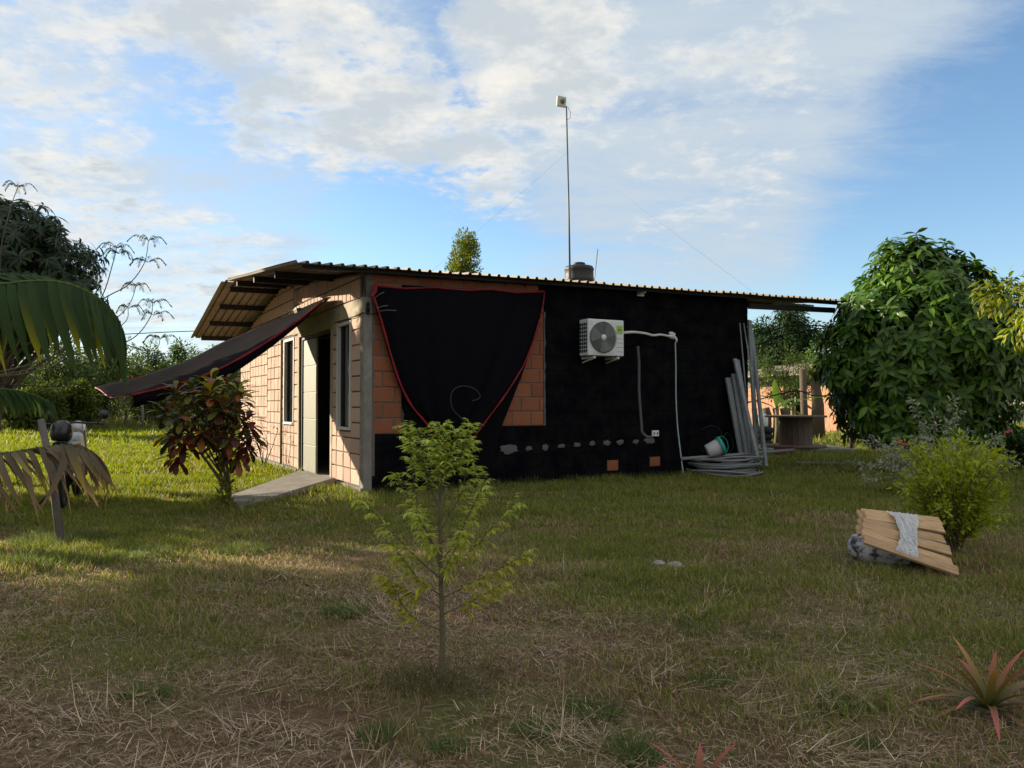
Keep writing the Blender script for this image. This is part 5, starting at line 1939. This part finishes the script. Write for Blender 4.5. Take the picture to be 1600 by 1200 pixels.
def frond(ctrl, label, n, L0, w0, c0, c1, droop, mat=M_LEAF, tipc=None, yellow=0.0, jit=0.0, ragged=0.0, bend=None):
    pts = curve_pts([Vector(c) - PB for c in ctrl], 10)
    f = empty(label, (0, 0, 0), 0, palm)
    MB().tube(pts, 0.016, 6, 0.004).build('rachis', pm('rachis', (0.10, 0.12, 0.03), 0.6), f)
    P, D, N, Ls_, C0_, C1_ = [], [], [], [], [], []
    for i in range(n):
        g = (i + 0.5) / n
        x = g * (len(pts) - 1)
        k = min(int(x), len(pts) - 2)
        p = pts[k].lerp(pts[k + 1], x - k)
        d = (pts[k + 1] - pts[k]).normalized()
        sd = d.cross(Vector((0, 0, 1))).normalized()
        for sg in (-1, 1):
            P.append(tuple(p))
            fw_ = 0.35 + 0.75 * g
            dv = d * fw_ + sd * sg * 0.65 + Vector((0, 0, -droop * random.uniform(0.75, 1.2)))
            dv += Vector((random.gauss(0, jit), random.gauss(0, jit), random.gauss(0, jit * 0.6)))
            D.append(tuple(dv))
            N.append(tuple(Vector((random.gauss(0, jit * 2), random.gauss(0, jit * 2), 1)) + sd * sg * 0.5))
            Ls_.append(L0 * (0.55 + 0.45 * math.sin(math.pi * (0.15 + 0.75 * g))) * random.uniform(0.88, 1.1) * (1 - ragged * random.random()))
            c = np.array(c0) * random.uniform(0.75, 1.25)
            C0_.append(c)
            C1_.append(np.array(tipc if (tipc is not None and random.random() < yellow) else c1) * random.uniform(0.8, 1.2))
    Ls_ = np.array(Ls_)
    leaf_mesh('leaflets', P, D, N, Ls_, w0 * (0.7 + 0.5 * rng.random(len(Ls_))), C0_, C1_, mat, f, P_STRAP, (0.28 if bend is None else bend) + 0.3 * rng.random(len(Ls_)), 0.3, 2.5)


GP0, GP1 = (0.040, 0.078, 0.024), (0.065, 0.10, 0.028)
YEL = (0.42, 0.38, 0.02)
frond([PB + Vector((0.02, 0, 1.35)), pix(-70, 462, 7.2), pix(10, 443, 7.1), pix(90, 440, 7.0), pix(150, 463, 6.95), pix(185, 505, 6.9)], 'frond', 25, 0.86, 0.088, GP0, GP1, 1.2, tipc=YEL, yellow=0.22, ragged=0.15)
frond([PB + Vector((0.02, 0, 1.35)), pix(-80, 470, 7.5), pix(-20, 432, 7.7), pix(60, 432, 7.9), pix(120, 446, 8.1)], 'frond', 18, 0.55, 0.095, GP0, GP1, 0.25, tipc=YEL, yellow=0.1)
frond([PB + Vector((0.02, 0, 1.32)), pix(-80, 600, 7.4), pix(-10, 606, 7.7), pix(40, 613, 7.9), pix(78, 628, 8.0)], 'frond', 22, 0.30, 0.050, GP0, GP1, 1.0)
frond([PB + Vector((0.02, 0, 1.25)), pix(-90, 690, 7.0), pix(-10, 708, 6.9), pix(60, 700, 6.85), pix(110, 696, 6.85), pix(140, 708, 6.85)], 'dead_frond', 30, 0.66, 0.062, (0.14, 0.11, 0.075), (0.27, 0.17, 0.08), 0.30, jit=0.20, bend=0.62, tipc=(0.42, 0.32, 0.03), yellow=0.12, ragged=0.5, mat=M_STRAW)
frond([PB + Vector((-0.02, 0, 1.35)), PB + Vector((-0.8, 0.5, 2.1)), PB + Vector((-1.7, 1.0, 1.9))], 'frond', 16, 0.6, 0.08, GP0, GP1, 1.0)
frond([PB + Vector((-0.02, 0, 1.35)), PB + Vector((-0.4, -0.8, 2.0)), PB + Vector((-0.9, -1.5, 1.7))], 'frond', 16, 0.6, 0.08, GP0, GP1, 1.0)
# leaning stake
a, b = gpix(98, 852), pix(64, 655, gpix(98, 852).y + 0.05)
o = MB().tube([a - Vector((0, 0, 0.1)), a.lerp(b, 0.5) + Vector((0.01, 0, 0)), b], 0.036, 8, 0.030).build('leaning_stake', M_POST)
tag(o, 'grey wooden stake leaning beside the dead palm frond', 'stake')

# motorcycle seen from behind
mo = gpix(72, 800)
moto = tag(empty('motorcycle', (mo.x + 0.02, mo.y + 0.25, 0), R(20)), 'dark motorcycle with white panels parked behind the dead palm frond', 'motorcycle')


def wheel(y, r_, w):
    e = empty('wheel', (0, y, r_), 0, moto)
    MB().lathe([(r_ - 0.09, -w / 2), (r_ - 0.03, -w / 2), (r_ - 0.006, -w / 4), (r_, 0), (r_ - 0.006, w / 4), (r_ - 0.03, w / 2), (r_ - 0.09, w / 2), (r_ - 0.09, -w / 2)], 28, (0, 0, 0), 'x').build('tyre', M_RUBBER, e)
    MB().lathe([(r_ - 0.10, -w / 3), (r_ - 0.085, -w / 3), (r_ - 0.085, w / 3), (r_ - 0.10, w / 3), (r_ - 0.10, -w / 3)], 28, (0, 0, 0), 'x').lathe([(0.0, -0.05), (0.04, -0.05), (0.04, 0.05), (0.0, 0.05)], 12, (0, 0, 0), 'x').build('rim', M_CHROME, e)
    sp_ = MB()
    for k in range(6):
        a = k * math.pi / 3
        sp_.bar((0, 0.03 * math.cos(a), 0.03 * math.sin(a)), (0, (r_ - 0.09) * math.cos(a), (r_ - 0.09) * math.sin(a)), 0.015, 0.02, (1, 0, 0))
    sp_.build('spokes', M_GREY, e)


wheel(0.0, 0.30, 0.11)
wheel(1.28, 0.30, 0.09)
MB().hexa([(-.10, -.12, .58), (.10, -.12, .58), (.14, .55, .56), (-.14, .55, .56), (-.06, -.22, .74), (.06, -.22, .74), (.10, .55, .74), (-.10, .55, .74)]).build('tail_fairing', M_BLKPL, moto, bevel=0.03)
MB().hexa([(-.10, -.05, .745), (.10, -.05, .745), (.13, .62, .73), (-.13, .62, .73), (-.07, -.08, .80), (.07, -.08, .80), (.11, .60, .79), (-.11, .60, .79)]).build('seat', M_BLKPL, moto, bevel=0.025)
MB().hexa([(-.13, .6, .60), (.13, .6, .60), (.12, 1.02, .66), (-.12, 1.02, .66), (-.10, .62, .86), (.10, .62, .86), (.09, 1.0, .88), (-.09, 1.0, .88)]).build('fuel_tank', M_BROWNP, moto, bevel=0.04)
MB().hexa([(-.13, .40, .24), (.13, .40, .24), (.12, .90, .24), (-.12, .90, .24), (-.15, .42, .54), (.15, .42, .54), (.12, .88, .56), (-.12, .88, .56)]).build('engine', M_GREY, moto, bevel=0.03)
for sx in (-1, 1):
    MB().tube([(sx * .085, 1.28, .30), (sx * .085, 1.12, .85), (sx * .09, 1.07, .98)], 0.024, 8).build('fork_leg', M_CHROME, moto)
    MB().tube([(sx * .09, 0.0, .30), (sx * .10, 0.45, .36)], 0.022, 6).tube([(sx * .10, 0.02, .33), (sx * .10, .16, .60)], 0.028, 8).build('swing_arm', M_STEEL, moto)
    MB().tube(curve_pts([(0, 1.05, 1.0), (sx * .16, 1.06, .99), (sx * .34, .98, .98)], 4), 0.015, 6).build('handlebar', M_BLKPL, moto)
    MB().tube([(sx * .25, 1.0, .98), (sx * .31, 1.0, 1.08)], 0.007, 5).build('mirror_arm', M_STEEL, moto)
    MB().lathe([(0.0, -0.02), (0.055, -0.016), (0.062, 0.0), (0.05, 0.02), (0.0, 0.03)], 16, (sx * .33, 1.0, 1.10), 'y').build('mirror', M_BLKPL, moto)
    MB().lathe([(0.0, -0.03), (0.025, -0.02), (0.025, 0.02), (0.0, 0.025)], 10, (sx * .16, -.10, .66), 'y').build('turn_signal', pm('orange_lens', (0.5, 0.16, 0.02), 0.3), moto)
MB().tube(curve_pts([(.12, .55, .26), (.17, .25, .28), (.18, -.05, .36), (.18, -.22, .42)], 5), 0.045, 10, 0.055).build('exhaust', M_CHROME, moto)
MB().lathe([(0.0, 0.06), (0.085, 0.05), (0.10, -0.02), (0.0, -0.06)], 16, (0, 1.22, .92), 'y').build('headlight', M_FRAME, moto)
MB().box(-.07, .07, -.24, -.20, .62, .70).build('tail_light', pm('red_lens', (0.35, 0.01, 0.01), 0.25), moto, bevel=0.01)
MB().add([(-.09, -.20, .60), (.09, -.20, .60), (.08, -.34, .38), (-.08, -.34, .38)], [(0, 1, 2, 3)]).build('mudguard', M_BLKPL, moto)
MB().tube([(-.12, .45, .25), (-.30, .35, .01)], 0.012, 6).build('side_stand', M_STEEL, moto)
hel = MB().lathe([(0.0, 0.13), (0.06, 0.12), (0.105, 0.075), (0.125, 0.0), (0.12, -0.06), (0.10, -0.11), (0.085, -0.115), (0.10, -0.05), (0.0, 0.05)], 22).build('helmet', M_BLKPL)
hp = pix(66, 685, mo.y + 0.3)
hel.location = moto.matrix_basis @ Vector((-0.02, 0.14, 0.0)) + Vector((0, 0, 0.80 + 0.115))
tag(hel, 'black helmet resting on the motorcycle seat', 'helmet')

# spindly umbrella-leaved tree
ub = tag(empty('spindly_tree', (-9.4, 13.0, 0)), 'spindly tree with bare curved branches and feathery umbrella leaf tufts', 'tree')
O_ = Vector((-9.4, 13.0, 0))
um = MB()
um.tube(curve_pts([(0, 0, -0.1), (0.1, 0, 0.9), (0.25, 0, 1.6)], 4), 0.05, 7, 0.035)
fk = Vector((0.25, 0, 1.6))
YB = 13.0
brs = [[(60, 580), (110, 556), (165, 545), (210, 527), (235, 495), (238, 474)], [(70, 570), (120, 505), (160, 468), (200, 445), (225, 412), (232, 376)], [(75, 560), (130, 500), (160, 462), (178, 405), (182, 388)],
       [(165, 510), (190, 490), (205, 470), (212, 448)], [(175, 520), (198, 500), (200, 482)], [(-5, 520), (0, 400), (15, 330), (28, 292)], [(190, 535), (225, 548), (245, 545), (250, 530)], [(130, 552), (180, 560), (205, 548)]]
tips_ = []
for b_ in brs:
    pts = [pix(px, py, YB + random.uniform(-.4, .4)) - O_ for px, py in b_]
    if b_[0][0] <= 75:
        pts = [fk] + pts
    cpts = curve_pts(pts, 5)
    um.tube(cpts, 0.014 if b_[0][0] <= 75 else 0.008, 6, 0.005)
    tips_.append(cpts[-1])
    if len(b_) > 4:
        tips_.append(cpts[int(len(cpts) * 0.82)] + Vector((0.05, 0, 0.02)))
um.build('branches', pm('pale_bark', (0.11, 0.10, 0.075), 0.9), ub)
P, D, N, Ls_ = [], [], [], []
rc_ = MB()
for tp_ in tips_:
    for i in range(6):
        a = i * 1.047 + random.random() * 0.5
        L_ = random.uniform(0.16, 0.32)
        d = Vector((math.cos(a), math.sin(a), 0.25))
        pts = curve_pts([tp_, tp_ + d * L_ * 0.6 + Vector((0, 0, 0.04)), tp_ + d * L_ + Vector((0, 0, -0.10))], 4)
        rc_.tube(pts, 0.003, 4, 0.002)
        for j in range(11):
            g = 0.25 + 0.75 * j / 10
            x = g * (len(pts) - 1)
            k = min(int(x), len(pts) - 2)
            q2 = pts[k].lerp(pts[k + 1], x - k)
            sd = d.cross(Vector((0, 0, 1))).normalized()
            for sg in (-1, 1):
                P.append(tuple(q2))
                D.append(tuple(sd * sg + d * 0.4 + Vector((0, 0, -0.6))))
                N.append((0, 0, 1))
                Ls_.append(random.uniform(0.035, 0.065))
rc_.build('leaf_stalks', M_TWIG, ub, kind='stuff')
Ls_ = np.array(Ls_)
C = cvar(len(P), (0.05, 0.075, 0.025), 0.3, (0.10, 0.14, 0.05))
leaf_mesh('leaflets', P, D, N, Ls_, Ls_ * 0.38, C, C, M_LEAF, ub, P_DIAM, 0.2)

# big mango tree at the left border
mg = pix(0, 500, 32.0)
whorl_tree('mango_tree', 'big dark mango tree towering at the left border', (mg.x - 0.2, 32.0), 4.4, 6.5, 3.4, 1150, 14, 0.52, (0.015, 0.030, 0.010), (0.030, 0.052, 0.014), wid=0.22, droop=0.75, trunk_r=0.28, conical=0.3)

# trees and bushes beyond the fence on the left
BT = [(20, 560, 40, 95, (0.05, 0.085, 0.02), (0.10, 0.14, 0.03)), (95, 545, 44, 70, (0.05, 0.08, 0.022), (0.09, 0.12, 0.03)), (150, 565, 46, 48, (0.05, 0.085, 0.024), (0.10, 0.13, 0.03)),
      (185, 552, 52, 48, G1, G2), (232, 560, 50, 45, (0.06, 0.10, 0.022), (0.11, 0.15, 0.03)), (285, 536, 54, 42, G1, G2), (330, 556, 48, 45, (0.05, 0.09, 0.022), (0.09, 0.13, 0.03)), (375, 560, 56, 50, G1, G2), (112, 598, 38, 42, (0.09, 0.13, 0.02), (0.16, 0.19, 0.03)),
      (250, 600, 40, 46, (0.09, 0.13, 0.022), (0.15, 0.18, 0.03)), (40, 612, 36, 50, (0.08, 0.12, 0.02), (0.15, 0.18, 0.03))]
BL = ['leafy tree beyond the fence at the far left border', 'tall tree right of the mango, beyond the fence', 'rounded tree beyond the fence under the spindly branches', 'dark tree on the skyline left of the awning',
      'light green tree beyond the fence above the awning tip', 'tallest dark tree on the skyline left of the house', 'tree beyond the fence touching the roof corner', 'dark tree partly hidden behind the house wall', 'bright bush beyond the fence near the middle post',
      'bright bush beyond the fence below the awning', 'bright bush beyond the fence behind the motorcycle']
for (px, ty_, Y, rp3, c0, c1), lab in zip(BT, BL):
    b = pix(px, ty_ - (16 if 'bush' not in lab else 4), Y)
    rx = rp3 / F * Y
    ztop = b.z
    rz = ztop * 0.5
    tree('fence_bush' if 'bush' in lab else 'skyline_tree', lab, (b.x, Y), ztop, (rx, rx * 0.9, rz, ztop - rz), 6500, 0.24, np.array(c0) * 0.8, np.array(c1) * 0.8, 0.10, 36, 'trees beyond the fence', droop=0.2, cat='bush' if 'bush' in lab else 'tree', prof=P_DIAM, low=0.1)
# far woods that read as one mass
nW = 26000
xw = rng.uniform(-75, 85, nW)
hw_ = 3.2 + 2.2 * fbm(xw, xw * 0 + 3, 0.12, 4) + 1.2 * fbm(xw, xw * 0 + 9, 0.6, 5)
zw = hw_ * rng.random(nW) ** 0.75
yw = 66 + 5 * rng.random(nW) + 3 * fbm(xw, zw, 0.4, 6)
Cw = cvar(nW, (0.035, 0.06, 0.018), 0.35, (0.075, 0.105, 0.03)) * (0.6 + 0.8 * fbm(xw, zw, 0.5, 11))[:, None]
o = leaf_mesh('far_woods', np.stack([xw, yw, zw], 1), rand_dirs(nW) + np.array([0, -.3, -.2]), unit(np.array([0, -.5, 1.0]) + .6 * rng.normal(size=(nW, 3))), 0.55, 0.30, Cw, Cw * 1.1, M_LEAF, None, P_DIAM, 0.2)
tag(o, 'band of distant woods along the horizon', 'woods', kind='stuff')

# fence posts and wire
posts = [(112, 657, 1.25), (196, 669, 1.35), (222, 672, 1.2), (28, 660, 1.2), (60, 662, 1.0)]
pl_ = ['fence post in the grass right of the motorcycle mirror', 'fence post directly below the awning tip', 'fence post left of the croton bush', 'fence post at the far left behind palm', 'fence post behind the black helmet']
for (px, py, h_), lab in zip(posts, pl_):
    b = gpix(px, py)
    o = MB().tube([(0, 0, -0.1), (0.02, 0, h_ * 0.5), (0.0, 0, h_)], 0.075, 7, 0.06).build('fence_post', M_POST)
    o.location = b
    tag(o, lab, 'fence post', 'fence posts across the pasture')
b = gpix(222, 668)
o = MB().tube([(0, 0, 1.15), (2.2, -0.6, 0.45), (2.9, -0.8, 0.1)], 0.05, 6).build('fence_brace', M_POST)
o.location = b
tag(o, 'slanted brace pole running down from the fence post by the croton', 'pole')
for i, z_ in enumerate((0.95, 0.6)):
    o = MB().tube([gpix(-60, 660) + Vector((0, 0, z_)), gpix(112, 657) + Vector((0, 0, z_)), gpix(196, 669) + Vector((0, 0, z_)), gpix(222, 672) + Vector((0, 0, z_)), gpix(330, 664) + Vector((0, 0, z_))], 0.008, 4).build('fence_wire', M_GALV)
    tag(o, ['upper wire strung between the pasture fence posts', 'lower wire strung between the pasture fence posts'][i], 'wire')
o = MB().tube(curve_pts([pix(-40, 560, 20), pix(150, 527, 21), pix(240, 520, 22), pix(310, 517, 23), pix(420, 512, 24)], 5), 0.012, 5).build('power_line', M_CABLE)
tag(o, 'thin overhead line crossing the sky left of the roof', 'power line')

# trees left of the view that shade the lawn
for i, (x, y, h_, rx) in enumerate(((-14.5, 5.2, 8.5, 2.3), (-14.0, 9.1, 8.0, 2.2), (-14.0, 13.15, 8.2, 1.68), (-15.5, 1.5, 8.5, 2.4), (-14.2, 15.3, 8.2, 1.4))):
    tree('shade_tree', ['tall leafy tree left of the view beside the palm', 'second tall leafy tree left of the view', 'third tall leafy tree left of the view', 'tall leafy tree left of the camera', 'slim leafy tree left of the view near the mango'][i], (x, y), h_, (rx, rx, h_ * (0.40 if i < 4 else 0.29), h_ * (0.55 if i < 4 else 0.70)), 9000, 0.34, G1, G2, 0.18, 40, 'trees left of the view', prof=P_DIAM, low=0.1, clump_r=0.34)

# ------------------------------------------------------------------ small things on the lawn
rb = gpix(1052, 886)
for i in range(9):
    s_ = random.uniform(0.02, 0.05)
    m_ = MB()
    vs = []
    for k in range(3):
        for j in range(7):
            a = j * 6.283 / 7
            r_ = s_ * (0.9, 1.0, 0.5)[k] * random.uniform(0.75, 1.2)
            vs.append((r_ * math.cos(a), r_ * math.sin(a), s_ * (0, 0.35, 0.75)[k]))
    fs = [(k * 7 + j, k * 7 + (j + 1) % 7, (k + 1) * 7 + (j + 1) % 7, (k + 1) * 7 + j) for k in range(2) for j in range(7)] + [tuple(14 + j for j in range(7))]
    m_.add(vs, fs)
    if i == 0:
        rubble = tag(empty('rubble_heap', rb), 'small heap of pale broken rubble on the lawn', 'rubble')
    o = m_.build('stone', M_STONE, rubble)
    o.location = (random.uniform(-.11, .11), random.uniform(-.13, .13), 0.0)

# ------------------------------------------------------------------ grass
HCx, HCy = HC.x, HC.y


def in_house(x, y):
    dx, dy = x - HCx, y - HCy
    s = dx * U.x + dy * U.y
    t = dx * V.x + dy * V.y
    ramp = (s > -1.9) & (s < 0.1) & (t > 1.2 - (s + 0.06) * 1.18 * -1 * 1.0 + 0.0) & (t < 3.4 + (s + 0.06) * 1.75)
    return ((s > -0.05) & (s < WL + 0.05) & (t > -0.03) & (t < WD + 0.05)) | ramp


def scatter(y0, y1, dens):
    area = 0.5 * 1.45 * (y1 * y1 - y0 * y0) + 2.4 * (y1 - y0)
    n_ = int(area * dens)
    out_x, out_y = [], []
    u_ = rng.random(n_)
    y = np.sqrt(y0 * y0 + u_ * (y1 * y1 - y0 * y0))
    x = (rng.random(n_) * 2 - 1) * (0.725 * y + 1.2)
    k = ~in_house(x, y)
    return x[k], y[k]


def lushness(x, y):
    """0 dry thatch .. 1 green: lawn is greener towards the house and on the left."""
    l = 0.44 + 0.09 * (y - 4.2) + 0.03 * np.clip(x, 0, 4) + 0.02 * np.clip(-x, 0, 6)
    l = l + 1.5 * (fbm(x, y, 0.7, 21) - 0.5) + 0.6 * (fbm(x, y, 3.0, 31) - 0.5)
    return np.clip(l, 0, 1)


def blades(name, label, zones, seed_):
    Pl, Dl, Nl, Ll, Wl, Al, Bl, Be = [], [], [], [], [], [], [], []
    for (y0, y1, dens, hgt, wid) in zones:
        x, y = scatter(y0, y1, dens)
        lu = lushness(x, y)
        den = np.clip(0.30 + 0.9 * lu, 0, 1) * np.clip(fbm(x, y, 1.6, 41) * 2.2 - 0.15, 0.12, 1)
        k = rng.random(len(x)) < den
        x, y, lu = x[k], y[k], lu[k]
        n_ = len(x)
        z = ground_z(x, y) - 0.004
        az = rng.random(n_) * 6.283
        le_ = np.abs(rng.normal(size=n_)) * 0.55
        D = np.stack([np.cos(az) * np.sin(le_), np.sin(az) * np.sin(le_), np.cos(le_)], 1)
        tuft = np.clip(fbm(x, y, 2.2, 51) * 3.2 - 1.55, 0, 1)
        L = hgt * (0.45 + 0.75 * rng.random(n_)) * (0.55 + 0.5 * lu + 1.0 * tuft)
        dry = rng.random(n_) > (0.20 + 0.75 * lu)
        g = cvar(n_, (0.125, 0.160, 0.030), 0.4, (0.270, 0.280, 0.060))
        d_ = cvar(n_, (0.32, 0.215, 0.125), 0.35, (0.52, 0.38, 0.24))
        C = np.where(dry[:, None], d_, g)
        sunlit_l = np.clip((-x - 1.5) / 3, 0, 1) * np.clip((y - 8) / 4, 0, 1)  # sunlit yellow green of the far left lawn, put into the blade colour
        C = C * (1 - sunlit_l[:, None]) + np.where(dry[:, None], C, cvar(n_, (0.14, 0.19, 0.02), 0.3, (0.23, 0.26, 0.03))) * sunlit_l[:, None]
        Pl.append(np.stack([x, y, z], 1))
        Dl.append(D)
        Nl.append(np.stack([-np.sin(az), np.cos(az), 0.3 * np.ones(n_)], 1) + 0.4 * rng.normal(size=(n_, 3)))
        Ll.append(L)
        Wl.append(wid * (0.6 + 0.8 * rng.random(n_)))
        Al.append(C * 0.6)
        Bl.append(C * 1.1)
        Be.append(0.1 + 0.5 * rng.random(n_))
    cat_ = lambda q2: np.concatenate(q2)
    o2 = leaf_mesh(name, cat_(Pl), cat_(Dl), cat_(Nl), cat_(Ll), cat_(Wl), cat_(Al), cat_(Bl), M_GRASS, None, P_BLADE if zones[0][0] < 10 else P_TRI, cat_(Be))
    tag(o2, label, 'grass', kind='stuff')


blades('near_grass', 'short patchy grass of the near lawn', [(2.2, 4.5, 8500, 0.050, 0.0036), (4.5, 8.0, 4800, 0.058, 0.0055), (8.0, 10.0, 1700, 0.065, 0.009)], 1)
blades('far_grass', 'short green grass of the lawn farther back', [(10.0, 14.0, 1500, 0.07, 0.012), (14.0, 24.0, 420, 0.09, 0.024), (24.0, 50.0, 75, 0.14, 0.06)], 2)
# rank grass along the fence
nR = 16000
xr = rng.uniform(-42, -6, nR)
yr = 37 + 12 * rng.random(nR)
o = leaf_mesh('tall_grass', np.stack([xr, yr, np.zeros(nR)], 1), np.stack([.35 * rng.normal(size=nR), .35 * rng.normal(size=nR), np.ones(nR)], 1), rand_dirs(nR), 0.55 * (0.4 + rng.random(nR)), 0.05, cvar(nR, (0.09, 0.11, 0.025), 0.3, (0.17, 0.17, 0.05)), cvar(nR, (0.15, 0.16, 0.04), 0.3, (0.26, 0.23, 0.09)), M_GRASS, None, P_TRI, 0.3)
tag(o, 'tall pale grass growing along the pasture fence', 'grass', kind='stuff')

# dry straw lying on the ground
x1, y1 = scatter(2.2, 5.0, 2600)
x2, y2 = scatter(5.0, 9.0, 700)
x, y = np.concatenate([x1, x2]), np.concatenate([y1, y2])
lu = lushness(x, y)
k = rng.random(len(x)) < np.clip(1.05 - lu, 0.05, 1) * np.clip(1.9 - 0.25 * y - 0.10 * x, 0.15, 1) * np.clip(fbm(x, y, 1.1, 61) * 2.6 - 0.7, 0.05, 1)
x, y = x[k], y[k]
n_ = len(x)
az = rng.random(n_) * 6.283 + 2.5 * fbm(x, y, 0.8, 71)
el = 0.02 + 0.22 * np.abs(rng.normal(size=n_))
D = np.stack([np.cos(az) * np.cos(el), np.sin(az) * np.cos(el), np.sin(el)], 1)
L = 0.04 + 0.11 * rng.random(n_) ** 2
sc_w = np.where(y < 5, 0.0026, 0.005)
C = cvar(n_, (0.26, 0.175, 0.105), 0.4, (0.62, 0.47, 0.32))
o = leaf_mesh('dry_straw', np.stack([x, y, ground_z(x, y) + 0.004 + 0.02 * rng.random(n_)], 1), D, np.tile([[0, 0, 1.0]], (n_, 1)), L, sc_w * (0.6 + 0.8 * rng.random(n_)), C, C * 1.1, M_STRAW, None, P_BLADE, 0.15 + 0.35 * rng.random(n_))
tag(o, 'dry cut straw strewn over the foreground lawn', 'straw', kind='stuff')

# distinct green clumps and the rough grass round the sapling foot
def clump(cx, cy, r_, n_, h_, c0, c1, w=0.004):
    a = rng.random(n_) * 6.283
    rr = r_ * np.sqrt(rng.random(n_))
    P = np.stack([cx + rr * np.cos(a), cy + rr * np.sin(a), ground_z(cx + rr * np.cos(a), cy + rr * np.sin(a))], 1)
    D = np.stack([np.cos(a) * rr / r_ * 0.8, np.sin(a) * rr / r_ * 0.8, np.ones(n_)], 1) + 0.22 * rng.normal(size=(n_, 3))
    return P, D, h_ * (0.5 + 0.7 * rng.random(n_)), cvar(n_, c0, 0.3, c1), w * (0.7 + 0.6 * rng.random(n_))


parts = [clump(sb_.x + 0.05, sb_.y + 0.02, 0.24, 300, 0.10, (0.08, 0.08, 0.03), (0.18, 0.15, 0.07)), clump(sb_.x - 0.10, sb_.y - 0.03, 0.16, 130, 0.12, (0.08, 0.08, 0.03), (0.20, 0.16, 0.08))]
for (px, py, r_, h_) in ((540, 958, .13, .10), (230, 1085, .10, .06), (590, 1145, .07, .08), (835, 1140, .07, .08), (985, 1165, .08, .09), (1110, 1060, .10, .06), (1225, 1045, .08, .05), (1350, 1155, .05, .06), (930, 1105, .12, .07), (1090, 985, .12, .06), (380, 860, .2, .10), (80, 850, .3, .16), (60, 880, .3, .14),
                         (130, 845, .2, .13), (200, 870, .3, .10), (460, 830, .4, .10), (1190, 990, .10, .06), (1310, 1100, .09, .06), (700, 1160, .06, .06), (1000, 1185, .06, .08)):
    q_ = gpix(px, py)
    parts.append(clump(q_.x, q_.y, r_, int(300 * (r_ / 0.12) ** 1.2), h_ * 0.85, (0.075, 0.11, 0.03), (0.14, 0.18, 0.055)))
for i in range(26):                                     # weeds along the foot of the front wall
    s_ = 0.2 + 7.0 * random.random()
    q_ = loc2w(s_, -0.06 - 0.12 * random.random(), 0)
    parts.append(clump(q_.x, q_.y, 0.15, 90, 0.13, (0.04, 0.065, 0.018), (0.08, 0.10, 0.03), 0.008))
Pc = np.concatenate([p[0] for p in parts])
Dc = np.concatenate([p[1] for p in parts])
Lc = np.concatenate([p[2] for p in parts])
Cc = np.concatenate([p[3] for p in parts])
Wc = np.concatenate([p[4] for p in parts])
o = leaf_mesh('grass_tufts', Pc, Dc, rand_dirs(len(Pc)), Lc, Wc, Cc * 0.8, Cc * 1.1, M_GRASS, None, P_BLADE, 0.35)
tag(o, 'greener grass tufts scattered over the lawn', 'grass', kind='stuff')

# heaps of longer cut stalks and fallen leaves
Ph, Dh, Lh = [], [], []
for i in range(70):
    yy = 2.6 + 3.6 * random.random() ** 1.5
    xx = random.uniform(-0.66, 0.5) * yy
    a0 = random.random() * 6.283
    for k in range(random.randrange(14, 46)):
        a = a0 + random.gauss(0, 0.7)
        e = abs(random.gauss(0, 0.16))
        Ph.append((xx + random.gauss(0, 0.10), yy + random.gauss(0, 0.08), 0.0))
        Dh.append((math.cos(a) * math.cos(e), math.sin(a) * math.cos(e), math.sin(e)))
        Lh.append(random.uniform(0.08, 0.26))
Ph, Dh, Lh = np.array(Ph), np.array(Dh), np.array(Lh)
Ph[:, 2] = ground_z(Ph[:, 0], Ph[:, 1]) + 0.006 + 0.02 * rng.random(len(Ph))
C = cvar(len(Ph), (0.26, 0.18, 0.11), 0.35, (0.58, 0.45, 0.31))
o = leaf_mesh('cut_stalks', Ph, Dh, np.tile([[0, 0, 1.0]], (len(Ph), 1)), Lh, 0.0035, C, C, M_STRAW, None, P_BLADE, 0.25 * rng.normal(size=len(Ph)))
tag(o, 'heaps of longer dry cut stalks on the foreground lawn', 'straw', kind='stuff')
nF = 420
yf = 2.5 + 9 * rng.random(nF)
xf = (rng.random(nF) * 2 - 1) * 0.68 * yf
kf = ~in_house(xf, yf)
xf, yf = xf[kf], yf[kf]
nF = len(xf)
af = rng.random(nF) * 6.283
C = cvar(nF, (0.16, 0.085, 0.04), 0.4, (0.34, 0.24, 0.12))
o = leaf_mesh('fallen_leaves', np.stack([xf, yf, ground_z(xf, yf) + 0.03], 1), np.stack([np.cos(af), np.sin(af), 0.25 * rng.normal(size=nF)], 1), unit(np.array([0, 0, 1.0]) + 0.35 * rng.normal(size=(nF, 3))), 0.03 + 0.03 * rng.random(nF), 0.017, C, C * 0.8, M_STRAW, None, P_LEAF, 0.4 * rng.normal(size=nF), 0.3)
tag(o, 'brown fallen leaves littering the lawn', 'leaves', kind='stuff')
